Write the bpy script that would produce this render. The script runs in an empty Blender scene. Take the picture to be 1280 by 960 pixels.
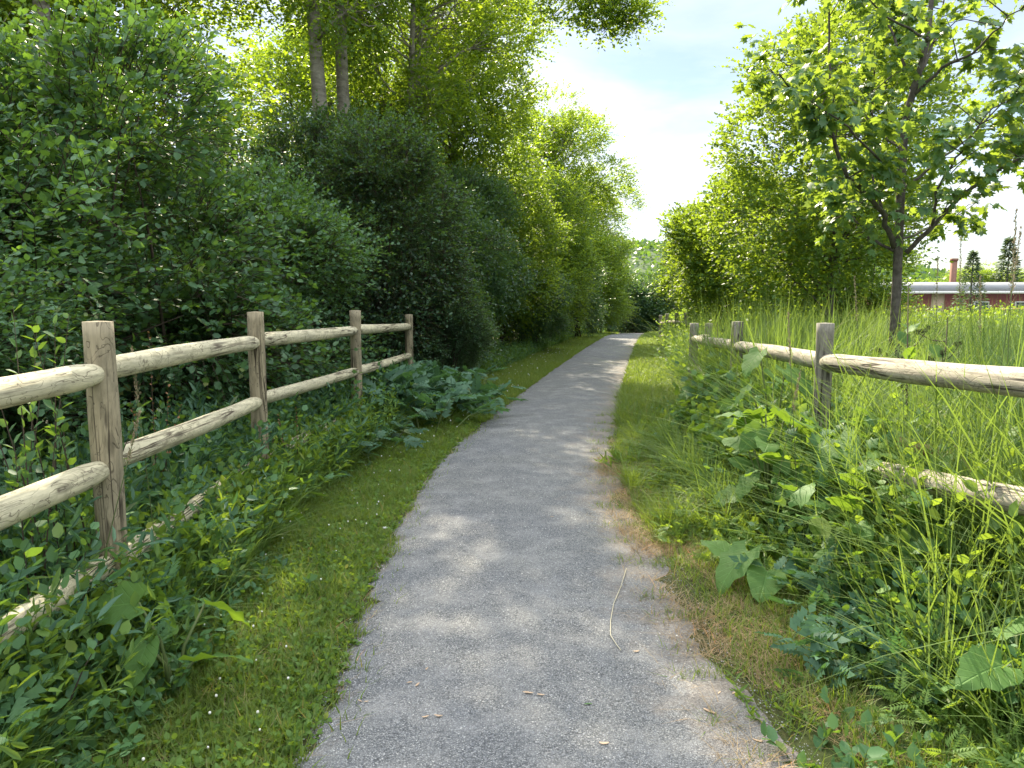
import bpy, math, random
import numpy as np
from mathutils import Vector, Matrix
random.seed(7)
RS = np.random.RandomState
PI = math.pi

# ------------------------------------------------------------------ scene, camera, light
sc = bpy.context.scene
C = sc.collection
H = 1.55
PITCH = math.radians(6.5)
F = 960.0
cam_d = bpy.data.cameras.new("camera")
cam_d.sensor_width = 36.0
cam_d.lens = 36.0 * F / 1280.0
cam_d.clip_start = 0.05
cam_d.clip_end = 5000
cam = bpy.data.objects.new("camera", cam_d)
cam.location = (0, 0, H)
cam.rotation_euler = (PI / 2 - PITCH, 0, 0)
C.objects.link(cam)
sc.camera = cam

SUN_EL = math.radians(41)
SUN_AZ = math.radians(-11)          # measured clockwise from +Y, so the sun is ahead and to the left
sc.view_settings.view_transform = 'Standard'
sc.view_settings.look = 'None'
sc.view_settings.gamma = 1
sc.view_settings.exposure = 1.54
sc.render.engine = 'CYCLES'
cy = sc.cycles
cy.max_bounces = 7
cy.diffuse_bounces = 4
cy.glossy_bounces = 2
cy.transmission_bounces = 5
cy.transparent_max_bounces = 4
cy.use_denoising = True
cy.use_adaptive_sampling = False
cy.sample_clamp_indirect = 6
cy.caustics_reflective = False
cy.caustics_refractive = False

world = bpy.data.worlds.new("World")
sc.world = world
world.use_nodes = True
nt = world.node_tree
nt.nodes.clear()
def wn(t, **k):
    n = nt.nodes.new(t)
    for a, b in k.items(): setattr(n, a, b)
    return n
w_out = wn('ShaderNodeOutputWorld'); w_bg = wn('ShaderNodeBackground')
w_sky = wn('ShaderNodeTexSky', sky_type='NISHITA', sun_disc=False, sun_elevation=SUN_EL, sun_rotation=SUN_AZ % (2 * PI),
           altitude=50, air_density=1.0, dust_density=0.4, ozone_density=2.0)
w_tc = wn('ShaderNodeTexCoord'); w_sep = wn('ShaderNodeSeparateXYZ')
w_add = wn('ShaderNodeMath', operation='ADD'); w_add.inputs[1].default_value = 0.16
w_dx = wn('ShaderNodeMath', operation='DIVIDE'); w_dy = wn('ShaderNodeMath', operation='DIVIDE')
w_cmb = wn('ShaderNodeCombineXYZ')
w_noise = wn('ShaderNodeTexNoise'); w_noise.inputs['Scale'].default_value = 0.75; w_noise.inputs['Detail'].default_value = 7
w_noise.inputs['Roughness'].default_value = 0.55; w_noise.inputs['Distortion'].default_value = 0.35
w_ramp = wn('ShaderNodeValToRGB')
w_ramp.color_ramp.elements[0].position = 0.36; w_ramp.color_ramp.elements[0].color = (0.12, 0.12, 0.12, 1)
w_ramp.color_ramp.elements[1].position = 0.58; w_ramp.color_ramp.elements[1].color = (0.95, 0.95, 0.95, 1)
w_mix = wn('ShaderNodeMixRGB')
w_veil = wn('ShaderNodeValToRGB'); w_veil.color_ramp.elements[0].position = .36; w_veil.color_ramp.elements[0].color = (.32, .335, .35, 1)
w_veil.color_ramp.elements[1].position = .78; w_veil.color_ramp.elements[1].color = (.93, .96, 1, 1)  # cloud veil shaped brighter overhead, out of frame, to add ambient light
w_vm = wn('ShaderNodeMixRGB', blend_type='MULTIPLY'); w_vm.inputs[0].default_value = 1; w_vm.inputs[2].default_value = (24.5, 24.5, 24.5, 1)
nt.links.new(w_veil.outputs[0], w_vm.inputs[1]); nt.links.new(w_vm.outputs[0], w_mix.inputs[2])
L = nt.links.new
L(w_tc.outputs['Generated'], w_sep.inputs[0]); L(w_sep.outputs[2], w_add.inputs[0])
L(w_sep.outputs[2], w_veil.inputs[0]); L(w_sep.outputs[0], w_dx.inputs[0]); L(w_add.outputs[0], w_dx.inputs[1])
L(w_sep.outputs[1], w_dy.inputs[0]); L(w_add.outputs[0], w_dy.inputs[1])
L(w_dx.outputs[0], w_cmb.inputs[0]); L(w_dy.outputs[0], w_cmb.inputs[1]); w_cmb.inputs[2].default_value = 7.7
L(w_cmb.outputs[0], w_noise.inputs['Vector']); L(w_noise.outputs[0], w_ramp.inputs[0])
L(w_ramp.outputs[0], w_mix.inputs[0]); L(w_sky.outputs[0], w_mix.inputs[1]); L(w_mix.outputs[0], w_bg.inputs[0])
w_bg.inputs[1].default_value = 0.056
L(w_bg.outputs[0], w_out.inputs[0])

sun_d = bpy.data.lights.new("sun", 'SUN')
sun_d.energy = 5.0
sun_d.angle = math.radians(0.55)
sun_d.color = (1.0, 0.88, 0.66)
sun = bpy.data.objects.new("sun", sun_d)
C.objects.link(sun)
sdir = Vector((math.sin(SUN_AZ) * math.cos(SUN_EL), math.cos(SUN_AZ) * math.cos(SUN_EL), math.sin(SUN_EL)))
sun.rotation_euler = sdir.to_track_quat('Z', 'Y').to_euler()
sun.location = sdir * 60

def at(px, py, Y):
    """point of the place seen at photo pixel (px,py) at forward distance Y"""
    r = Vector(((px - 640) / F, 0, 0)) + Vector((0, math.cos(PITCH), -math.sin(PITCH))) + (480 - py) / F * Vector((0, math.sin(PITCH), math.cos(PITCH)))
    return Vector((0, 0, H)) + r * (Y / r.y)

# ------------------------------------------------------------------ helpers
def mk(name, V, faces, mat, parent=None, smooth=False):
    """faces: (loops array, totals array) or list of tuples"""
    me = bpy.data.meshes.new(name)
    if isinstance(faces, tuple):
        loops, tot = faces
    else:
        loops = np.array([i for f in faces for i in f], dtype=np.int32)
        tot = np.array([len(f) for f in faces], dtype=np.int32)
    V = np.asarray(V, dtype=np.float32)
    me.vertices.add(len(V)); me.vertices.foreach_set('co', V.ravel())
    me.loops.add(len(loops)); me.loops.foreach_set('vertex_index', np.asarray(loops, dtype=np.int32))
    st = np.concatenate([[0], np.cumsum(tot)[:-1]]).astype(np.int32)
    me.polygons.add(len(tot)); me.polygons.foreach_set('loop_start', st)
    if smooth: me.polygons.foreach_set('use_smooth', np.ones(len(tot), dtype=bool))
    me.update(calc_edges=True)
    me.materials.append(mat)
    o = bpy.data.objects.new(name, me)
    C.objects.link(o)
    if parent: o.parent = parent
    return o

class Acc:
    def __init__(s): s.V = []; s.L = []; s.T = []; s.n = 0
    def add(s, V, loops, tot):
        s.V.append(V); s.L.append(np.asarray(loops) + s.n); s.T.append(np.asarray(tot)); s.n += len(V)
    def tube(s, pts, rad, seg=8, cap=True, squash=None, jitter=0, rng=None):
        pts = [Vector(p) for p in pts]; n = len(pts)
        vs = []; up = None
        for i, p in enumerate(pts):
            t = (pts[min(i + 1, n - 1)] - pts[max(i - 1, 0)]).normalized()
            if up is None: a = t.orthogonal().normalized()
            else: a = (up - up.dot(t) * t).normalized()
            up = a; b = t.cross(a)
            for k in range(seg):
                an = 2 * PI * k / seg
                r = float(rad[i] * (1 + (jitter * (rng.rand() - .5) if jitter else 0)))
                vs.append(p + r * (math.cos(an) * a + math.sin(an) * b))
        lp = []; tt = []
        for i in range(n - 1):
            for k in range(seg):
                lp += [i * seg + k, i * seg + (k + 1) % seg, (i + 1) * seg + (k + 1) % seg, (i + 1) * seg + k]; tt.append(4)
        if cap:
            lp += list(range(seg))[::-1]; tt.append(seg); lp += [(n - 1) * seg + k for k in range(seg)]; tt.append(seg)
        s.add(np.array([tuple(v) for v in vs]), lp, tt)
    def box(s, a, b):
        x0, y0, z0 = a; x1, y1, z1 = b
        V = [(x0,y0,z0),(x1,y0,z0),(x1,y1,z0),(x0,y1,z0),(x0,y0,z1),(x1,y0,z1),(x1,y1,z1),(x0,y1,z1)]
        f = [0,3,2,1,4,5,6,7,0,1,5,4,1,2,6,5,2,3,7,6,3,0,4,7]
        s.add(np.array(V, float), f, [4] * 6)
    def build(s, name, mat, parent=None, smooth=False):
        return mk(name, np.concatenate(s.V), (np.concatenate(s.L), np.concatenate(s.T)), mat, parent, smooth)

def nrm(a): return a / np.maximum(np.linalg.norm(a, axis=-1, keepdims=True), 1e-9)
def rnd3(rng, n): return nrm(rng.randn(n, 3))

# leaf templates: x side, y along, z normal.  (verts, faces)
T_OVAL = (np.array([(0,0,0),(-.30,.22,.05),(-.30,.62,.05),(0,1,-.06),(.30,.62,.05),(.30,.22,.05)]), [(0,3,2,1),(0,5,4,3)])
T_DIA = (np.array([(0,0,0),(-.33,.48,.05),(0,1,0),(.33,.48,.05)]), [(0,3,2,1)])
T_LANCE = (np.array([(0,0,0),(-.11,.3,.02),(-.08,.7,0),(0,1,-.12),(.08,.7,0),(.11,.3,.02)]), [(0,3,2,1),(0,5,4,3)])
def _maple():
    o = [(0,-.02),(.30,-.06),(.26,.12),(.56,.30),(.36,.38),(.42,.70),(.18,.60),(0,1.0),(-.18,.60),(-.42,.70),(-.36,.38),(-.56,.30),(-.26,.12),(-.30,-.06)]
    v = [(0,.3,.04)] + [(x, y, -.22 * (x * x + (y - .3) ** 2)) for x, y in o]
    n = len(o)
    return np.array(v, float), [(0, 1 + i, 1 + (i + 1) % n) for i in range(n)]
T_MAPLE = _maple()
def _pinnate(pairs=4, w=.11, ll=.42, serr=False):
    v = []; f = []
    def leaf(x0, y0, z0, dx, dy, l, ww):
        b = len(v); px, py = -dy, dx
        v.extend([(x0, y0, z0), (x0 + dx*l*.45 + px*ww, y0 + dy*l*.45 + py*ww, z0 + .02), (x0 + dx*l, y0 + dy*l, z0 - .09), (x0 + dx*l*.45 - px*ww, y0 + dy*l*.45 - py*ww, z0 + .02)])
        f.append((b, b+3, b+2, b+1))
    for i in range(pairs):
        t = .22 + .62 * i / pairs
        z = -.30 * t * t
        for s in (-1, 1): leaf(0, t, z, s * .82, .57, ll * (1 - .35 * i / pairs), w)
    leaf(0, .80, -.19, 0, 1, .36, w)
    b = len(v); v.extend([(-.008, 0, 0), (.008, 0, 0), (.005, .8, -.19), (-.005, .8, -.19)]); f.append((b, b+1, b+2, b+3))
    return np.array(v, float), f
T_PINN = _pinnate()
T_PINN_FINE = _pinnate(6, .045, .34)
def _burdock(seed=0):
    r = RS(seed); nu, nv = 7, 9; v = []; f = []
    for j in range(nv):
        t = j / (nv - 1)
        w = .40 * (math.sin(PI * min(1, t * .93 + .10)) ** .62) * (1.1 - .35 * t)
        for i in range(nu):
            u = -1 + 2 * i / (nu - 1)
            y = t - .20 * (abs(u) ** 1.5) * (1 - t) ** 2
            ed = abs(u) ** 3 * (.045 * math.sin(j * 2.3 + seed) + .03 * (r.rand() - .5))
            z = .10 * abs(u) * math.cos(t * 2) - .28 * t * t + ed + .02 * math.sin(j * 3.0) * abs(u)
            v.append((u * w * (1 + .07 * math.sin(j * 2.9 + i)), y, z))
    for j in range(nv - 1):
        for i in range(nu - 1):
            a = j * nu + i; f.append((a, a + 1, a + nu + 1, a + nu))
    return np.array(v, float), f
T_BURD = [_burdock(k) for k in range(4)]

def leaves(acc, P, D, N, S, tpl):
    tv, tf = tpl
    D = nrm(D); X = nrm(np.cross(D, N)); Z = np.cross(X, D)
    n = len(P); k = len(tv)
    V = P[:, None, :] + S[:, None, None] * (tv[None, :, 0:1] * X[:, None, :] + tv[None, :, 1:2] * D[:, None, :] + tv[None, :, 2:3] * Z[:, None, :])
    lt = np.array([i for f in tf for i in f]); tt = np.array([len(f) for f in tf])
    lo = (lt[None, :] + (np.arange(n) * k)[:, None]).ravel()
    acc.add(V.reshape(-1, 3), lo, np.tile(tt, n))

def twigs(acc, rng, P, D, Ln, k, size, tpl, droop=.25, upn=.8, spread=.8, hang=0.0, stems=None, stem_r=.004, t0=.15, sizevar=.5, opposite=False):
    """leafy twigs: k leaves along each twig"""
    M = len(P); UP = np.array([0, 0, 1.0])
    D = nrm(D)
    side = nrm(np.cross(D, UP + .2 * rng.randn(M, 3)))
    for j in range(k):
        t = t0 + (1 - t0) * ((j // 2 * 2 + .5) / k if opposite else (j + .8 * rng.rand(M)) / k)
        t = np.broadcast_to(t, (M,))
        pos = P + D * (Ln * t)[:, None]; pos = pos - UP * (Ln * t * t * droop)[:, None]
        sg = 1 if j % 2 else -1
        ang = rng.uniform(-.6, .6, M)[:, None]
        s2 = side * np.cos(ang) + np.cross(side, D) * np.sin(ang)
        ax = D * (.55 + .3 * t[:, None]) + s2 * sg * spread + .28 * rng.randn(M, 3) - UP * hang
        nn = UP * upn + .48 * rng.randn(M, 3) + D * .15
        S = size * (1 - sizevar / 2 + sizevar * rng.rand(M)) * (1 - .2 * t)
        leaves(acc, pos, ax, nn, S, tpl)
    if stems is not None:
        ts = np.array([0, .35, .7, 1.0]); rr = stem_r * np.array([1, .8, .55, .2])
        Q = P[:, None, :] + D[:, None, :] * (Ln[:, None] * ts)[:, :, None]
        Q[:, :, 2] -= (Ln[:, None] * ts * ts * droop)
        a = side; b = np.cross(D, side)
        ring = np.stack([a, -.5 * a + .87 * b, -.5 * a - .87 * b], 1)
        V = Q[:, :, None, :] + ring[:, None, :, :] * rr[None, :, None, None]
        V = V.reshape(-1, 3)
        lt = []
        for i in range(3):
            for q in range(3): lt += [i*3+q, i*3+(q+1) % 3, (i+1)*3+(q+1) % 3, (i+1)*3+q]
        lo = (np.array(lt)[None, :] + (np.arange(M) * 12)[:, None]).ravel()
        stems.add(V, lo, np.full(M * 9, 4))

def snoise(P, seed, sc_=1.0):
    r = RS(seed); o = 0
    for i in range(7):
        k = r.randn(3) * sc_ * (1 + i * .45); o = o + np.sin(P @ k + r.rand() * 6.28) / (1 + i * .35)
    return o / 3.0

def lobes_on(rng, n, c, R, rmin=.25, rmax=.42, low=-.35):
    """smaller lobes spread over a big ellipsoid so that its outline is uneven"""
    out = []
    for i in range(n):
        d = rnd3(rng, 1)[0]
        while d[2] < low: d = rnd3(rng, 1)[0]
        f = rng.uniform(.45, .95)
        rr = rng.uniform(rmin, rmax)
        m = (R[0] + R[1]) / 2
        out.append((c[0] + d[0]*R[0]*f, c[1] + d[1]*R[1]*f, c[2] + d[2]*R[2]*f, rr*m, rr*m, rr*m*.8))
    return np.array(out)

def crown_points(rng, lobes, M, gap=-.5, seed=1, gsc=1.6, inner=.35, out_up=.4):
    w = lobes[:, 3] ** 2; w = w / w.sum()
    i = rng.choice(len(lobes), M, p=w); lb = lobes[i]
    d = rnd3(rng, M)
    rad = 1 - inner * rng.rand(M) ** 1.5 + .12 * rng.randn(M)
    P = lb[:, :3] + d * lb[:, 3:6] * rad[:, None]
    keep = np.ones(M, bool)
    for l in lobes:
        q = (P - l[:3]) / l[3:6]; keep &= ~(((q ** 2).sum(1) < .36))
    keep &= snoise(P, seed, gsc) > gap
    cz = lobes[:, :3].mean(0)
    outw = nrm(P - cz)
    D = nrm(d * .55 + outw * .45 + np.array([0, 0, out_up]) + .35 * rng.randn(M, 3))
    return P[keep], D[keep]

def tag(o, label, cat=None, group=None, kind=None):
    if label: o['label'] = label
    if cat: o['category'] = cat
    if group: o['group'] = group
    if kind: o['kind'] = kind
    return o
def empty(name, loc, rz=0):
    o = bpy.data.objects.new(name, None); C.objects.link(o); o.location = loc; o.rotation_euler = (0, 0, rz); o.empty_display_size = .1
    return o
def copy_tree(src, loc, rz=0, scale=(1, 1, 1), label=None, tilt=(0, 0), group=None):
    c = src.copy(); C.objects.link(c); c.location = loc; c.rotation_euler = (tilt[0], tilt[1], rz); c.scale = scale
    if label: c['label'] = label
    if group: c['group'] = group
    for ch in list(src.children):
        d = ch.copy(); C.objects.link(d); d.parent = c
        for g in list(ch.children):
            e = g.copy(); C.objects.link(e); e.parent = d
    return c

# ------------------------------------------------------------------ materials
def newmat(name):
    m = bpy.data.materials.new(name); m.use_nodes = True
    t = m.node_tree; t.nodes.clear()
    out = t.nodes.new('ShaderNodeOutputMaterial')
    return m, t, out
def ramp(t, fac, stops):
    r = t.nodes.new('ShaderNodeValToRGB'); e = r.color_ramp.elements
    e[0].position, e[0].color = stops[0][0], (*stops[0][1], 1)
    e[1].position, e[1].color = stops[-1][0], (*stops[-1][1], 1)
    for p, c in stops[1:-1]:
        x = e.new(p); x.color = (*c, 1)
    t.links.new(fac, r.inputs[0]); return r.outputs[0]
def noise(t, vec, scale, detail=4, rough=.55, dist=0, out=0):
    n = t.nodes.new('ShaderNodeTexNoise'); n.inputs['Scale'].default_value = scale; n.inputs['Detail'].default_value = detail
    n.inputs['Roughness'].default_value = rough; n.inputs['Distortion'].default_value = dist
    if vec is not None: t.links.new(vec, n.inputs['Vector'])
    return n.outputs[out]
def mixc(t, fac, a, b, mode='MIX'):
    m = t.nodes.new('ShaderNodeMixRGB'); m.blend_type = mode
    for i, x in ((0, fac), (1, a), (2, b)):
        if isinstance(x, (int, float)): m.inputs[i].default_value = x
        elif isinstance(x, tuple): m.inputs[i].default_value = (*x, 1)
        else: t.links.new(x, m.inputs[i])
    return m.outputs[0]
def math_(t, op, a, b=None, clamp=False):
    m = t.nodes.new('ShaderNodeMath'); m.operation = op; m.use_clamp = clamp
    for i, x in ((0, a), (1, b)):
        if x is None: continue
        if isinstance(x, (int, float)): m.inputs[i].default_value = x
        else: t.links.new(x, m.inputs[i])
    return m.outputs[0]
def coords(t, kind='Object', scale=None):
    c = t.nodes.new('ShaderNodeTexCoord').outputs[kind]
    if scale:
        mp = t.nodes.new('ShaderNodeMapping'); mp.inputs['Scale'].default_value = scale; t.links.new(c, mp.inputs[0]); c = mp.outputs[0]
    return c

def leaf_mat(name, stops, trans, tfac=.42, rough=.45, spec=.45, patch=None, veins=False):
    """stops: colours over leaf-to-leaf variation; trans: light through the leaf"""
    m, t, out = newmat(name)
    g = t.nodes.new('ShaderNodeNewGeometry')
    n = len(stops)
    col = ramp(t, g.outputs['Random Per Island'], [(.97 * i / (n - 1), c) for i, c in enumerate(stops)] + [(.985, tuple(stops[-1][k] * (2.2, 1.2, .8)[k] for k in range(3)))])
    pos = g.outputs['Position']
    nz = noise(t, pos, 1.1, 2)
    col = mixc(t, ramp(t, nz, [(.35, (0, 0, 0)), (.68, (.6, .6, .6))]), col, patch or tuple(min(1, c * 1.35) for c in stops[-1]))
    vein = None
    if veins:
        va = t.nodes.new('ShaderNodeAttribute'); va.attribute_name = 'leaf_xy'; sx = t.nodes.new('ShaderNodeSeparateXYZ'); t.links.new(va.outputs['Vector'], sx.inputs[0])
        ax = math_(t, 'ABSOLUTE', sx.outputs[0]); sd = math_(t, 'FRACT', math_(t, 'MULTIPLY', math_(t, 'SUBTRACT', sx.outputs[1], math_(t, 'MULTIPLY', ax, .9)), 6.0))
        v = math_(t, 'MINIMUM', ax, math_(t, 'MULTIPLY', math_(t, 'ABSOLUTE', math_(t, 'SUBTRACT', sd, .5)), .25))
        vein = ramp(t, v, [(0, (1, 1, 1)), (.018, (0, 0, 0))])
        col = mixc(t, math_(t, 'MULTIPLY', vein, .45), col, tuple(min(1, c * 2.2) for c in stops[-1]))
        col = mixc(t, ramp(t, noise(t, pos, 60, 4, .7), [(.55, (0, 0, 0)), (.75, (.5, .5, .5))]), col, tuple(c * .6 for c in stops[0]))
    p = t.nodes.new('ShaderNodeBsdfPrincipled'); p.inputs['Roughness'].default_value = rough
    if vein is not None:
        bb = t.nodes.new('ShaderNodeBump'); bb.inputs['Strength'].default_value = .6; bb.inputs['Distance'].default_value = .004; bb.invert = True
        t.links.new(vein, bb.inputs['Height']); t.links.new(bb.outputs[0], p.inputs['Normal'])
    p.inputs['Specular IOR Level'].default_value = spec
    t.links.new(col, p.inputs['Base Color'])
    tr = t.nodes.new('ShaderNodeBsdfTranslucent')
    tcol = mixc(t, g.outputs['Random Per Island'], tuple(.72 * c for c in trans), trans)
    t.links.new(tcol, tr.inputs['Color'])
    mx = t.nodes.new('ShaderNodeMixShader'); mx.inputs[0].default_value = tfac
    t.links.new(p.outputs[0], mx.inputs[1]); t.links.new(tr.outputs[0], mx.inputs[2]); t.links.new(mx.outputs[0], out.inputs[0])
    return m

M = {}
M['broad'] = leaf_mat('broad_leaf', [(0.032, 0.084, 0.046), (0.051, 0.123, 0.062), (0.072, 0.167, 0.074), (0.109, 0.217, 0.094)], (.20,.36,.03), .38, .48, .42)
M['small'] = leaf_mat('small_leaf', [(0.026, 0.065, 0.041), (0.040, 0.094, 0.054), (0.057, 0.128, 0.062)], (.20,.34,.03), .36, .42, .5)
M['yellow'] = leaf_mat('fresh_leaf', [(.035,.085,.025), (.05,.115,.03), (.09,.17,.035)], (.38,.52,.03), .46, .5, .4)
M['poplar'] = leaf_mat('poplar_leaf', [(0.037, 0.094, 0.027), (0.062, 0.138, 0.037), (0.100, 0.181, 0.037)], (.40,.55,.025), .5, .45, .45)
M['maple'] = leaf_mat('maple_leaf', [(0.035, 0.101, 0.048), (0.053, 0.137, 0.061), (0.084, 0.179, 0.069)], (.40,.54,.045), .42, .45, .45)
M['grass'] = leaf_mat('grass_blade', [(.06,.145,.028), (0.054, 0.120, 0.024), (0.084, 0.168, 0.030), (0.120, 0.204, 0.036), (0.180, 0.192, 0.072)], (.34,.46,.04), .42, .5, .35, (.16,.20,.04))
M['tallgrass'] = leaf_mat('tall_grass_blade', [(.05,.12,.025), (.08,.16,.035), (.12,.20,.05), (.10,.17,.04)], (.32,.46,.06), .36, .55, .3, (.15,.20,.06))
M['drygrass'] = leaf_mat('dry_grass', [(.22,.15,.08), (.30,.22,.12), (.38,.29,.17)], (.4,.3,.16), .25, .7, .2)
M['weed'] = leaf_mat('weed_leaf', [(0.036, 0.096, 0.056), (0.058, 0.142, 0.065), (0.090, 0.193, 0.074)], (.26,.42,.03), .40, .55, .33)
M['weedlight'] = leaf_mat('light_weed_leaf', [(.06,.13,.03), (.09,.17,.04), (.12,.21,.05)], (.36,.50,.04), .45, .58, .28)
M['bluegreen'] = leaf_mat('bluish_leaf', [(0.037, 0.098, 0.060), (0.055, 0.128, 0.081), (0.085, 0.171, 0.100)], (.14,.30,.06), .34, .55, .33)
M['burdock'] = leaf_mat('burdock_leaf', [(0.046, 0.115, 0.032), (0.069, 0.155, 0.040), (0.092, 0.184, 0.052)], (.28,.44,.03), .42, .6, .25)
M['bigleaf'] = leaf_mat('veined_leaf', [(.045,.11,.03), (.07,.15,.038), (.09,.18,.05)], (.28,.44,.03), .40, .62, .22, None, True)
M['conifer'] = leaf_mat('needle', [(.04,.075,.04), (.06,.10,.05)], (.15,.22,.06), .3, .6, .3)
M['brownleaf'] = leaf_mat('brown_leaf', [(.16,.07,.03), (.25,.12,.05), (.32,.18,.08)], (.3,.15,.05), .25, .6, .3)
M['paleleaf'] = leaf_mat('pale_dry_leaf', [(.42,.29,.19), (.5,.37,.26)], (.5,.4,.25), .2, .6, .3)

def simple(name, col, rough=.7, spec=.3, nscale=None, col2=None, stretch=None, bump=0, bscale=None):
    m, t, out = newmat(name)
    p = t.nodes.new('ShaderNodeBsdfPrincipled'); p.inputs['Roughness'].default_value = rough; p.inputs['Specular IOR Level'].default_value = spec
    p.inputs['Base Color'].default_value = (*col, 1)
    co = coords(t, 'Object', stretch)
    if nscale:
        t.links.new(mixc(t, ramp(t, noise(t, co, nscale, 6, .65), [(.3, (0,0,0)), (.7, (1,1,1))]), col, col2), p.inputs['Base Color'])
    if bump:
        b = t.nodes.new('ShaderNodeBump'); b.inputs['Strength'].default_value = bump; b.inputs['Distance'].default_value = .01
        t.links.new(noise(t, co, bscale or nscale * 2, 5), b.inputs['Height']); t.links.new(b.outputs[0], p.inputs['Normal'])
    t.links.new(p.outputs[0], out.inputs[0]); return m
M['stem'] = simple('green_stem', (.07,.12,.035), .6, .3, 20, (.12,.14,.05))
M['woodstem'] = simple('brown_twig', (.05,.038,.026), .8, .2, 15, (.09,.07,.05))
M['bark'] = simple('grey_bark', (.20,.185,.16), .9, .1, 9, (.07,.06,.05), (1, 1, .35), .8, 14)
M['poplarbark'] = simple('pale_poplar_bark', (.33,.31,.26), .85, .15, 7, (.12,.105,.085), (1, 1, 2.4), .6, 14)
M['maplebark'] = simple('maple_bark', (.15,.135,.12), .9, .1, 22, (.05,.045,.04), (1, 1, .8), .6, 30)
M['pebble'] = simple('pebble', (.22,.225,.235), .85, .25, 40, (.42,.42,.42))
M['soil'] = simple('soil', (.05,.04,.028), 1, .1, 8, (.09,.075,.05), None, 1, 30)
M['straw'] = simple('straw', (.55,.50,.36), .6, .3)
M['clover'] = simple('clover_flower', (.75,.74,.68), .8, .2)
M['yellowflower'] = simple('yellow_petal', (.75,.55,.08), .7, .2)
M['burr'] = simple('burr', (.07,.10,.035), .9, .1, 60, (.14,.15,.07))
M['seed'] = simple('grass_seed_head', (.24,.20,.12), .8, .2, 60, (.36,.29,.18))

def wood_mat(name, base, dark, weather):
    m, t, out = newmat(name)
    p = t.nodes.new('ShaderNodeBsdfPrincipled'); p.inputs['Roughness'].default_value = .78; p.inputs['Specular IOR Level'].default_value = .25
    oi = t.nodes.new('ShaderNodeObjectInfo')
    co0 = coords(t, 'Object')
    addv = t.nodes.new('ShaderNodeVectorMath'); addv.operation = 'ADD'; t.links.new(co0, addv.inputs[0])
    cv = t.nodes.new('ShaderNodeCombineXYZ'); r100 = math_(t, 'MULTIPLY', oi.outputs['Random'], 50.0)
    t.links.new(r100, cv.inputs[0]); t.links.new(r100, cv.inputs[1]); t.links.new(cv.outputs[0], addv.inputs[1])
    def mp(s):
        x = t.nodes.new('ShaderNodeMapping'); x.inputs['Scale'].default_value = s; t.links.new(addv.outputs[0], x.inputs[0]); return x.outputs[0]
    grain = noise(t, mp((1.2, 26, 26)), 2.2, 6, .6, .3)
    col = ramp(t, grain, [(.3, tuple(c * .58 for c in base)), (.48, base), (.72, tuple(min(1, c * 1.25) for c in base))])
    stain = noise(t, mp((1, 2.5, 2.5)), 2.0, 4, .6)
    col = mixc(t, ramp(t, stain, [(.42, (0, 0, 0)), (.72, (.75, .75, .75))]), col, weather)
    # cracks running along the grain, and wandering thin dark lines
    cr = noise(t, mp((.55, 13, 13)), 1.6, 3, .5, .8)
    crk = ramp(t, math_(t, 'ABSOLUTE', math_(t, 'SUBTRACT', cr, .5)), [(0, (1, 1, 1)), (.016, (.8, .8, .8)), (.04, (0, 0, 0))])
    sq = noise(t, mp((3.2, 7, 7)), 1.7, 2, .5, 1.6)
    sqk = ramp(t, math_(t, 'ABSOLUTE', math_(t, 'SUBTRACT', sq, .5)), [(0, (.7, .7, .7)), (.014, (0, 0, 0))])
    msk = ramp(t, noise(t, mp((1, 3, 3)), 1.1, 2), [(.45, (0, 0, 0)), (.55, (1, 1, 1))])
    crk2 = mixc(t, 1.0, crk, msk, 'MULTIPLY')
    allc = mixc(t, 1.0, crk2, sqk, 'LIGHTEN')
    # knots
    vo = t.nodes.new('ShaderNodeTexVoronoi'); vo.inputs['Scale'].default_value = 1.5; t.links.new(mp((1.6, 5, 5)), vo.inputs['Vector'])
    kn = ramp(t, vo.outputs['Distance'], [(.0, (.9, .9, .9)), (.10, (.6, .6, .6)), (.16, (0, 0, 0))])
    col = mixc(t, kn, col, tuple(c * .38 for c in base))
    mot = ramp(t, noise(t, mp((3, 9, 9)), 3.0, 6, .7), [(.38, (.62, .62, .60)), (.55, (1, 1, 1))])
    col = mixc(t, .75, col, mot, 'MULTIPLY')
    col = mixc(t, allc, col, dark)
    t.links.new(col, p.inputs['Base Color'])
    b = t.nodes.new('ShaderNodeBump'); b.inputs['Strength'].default_value = .7; b.inputs['Distance'].default_value = .006; b.invert = True
    t.links.new(mixc(t, .6, allc, grain, 'LIGHTEN'), b.inputs['Height']); t.links.new(b.outputs[0], p.inputs['Normal'])
    t.links.new(p.outputs[0], out.inputs[0]); return m
M['rail'] = wood_mat('pale_rail_wood', (.60,.545,.37), (.07,.05,.035), (.44,.41,.30))
M['post'] = wood_mat('brown_post_wood', (.35,.295,.19), (.025,.018,.012), (.27,.24,.17))
M['oldrail'] = wood_mat('grey_weathered_rail', (.40,.36,.28), (.05,.04,.03), (.27,.25,.20))
M['oldpost'] = wood_mat('grey_weathered_post', (.23,.215,.175), (.03,.025,.02), (.17,.165,.14))

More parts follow.
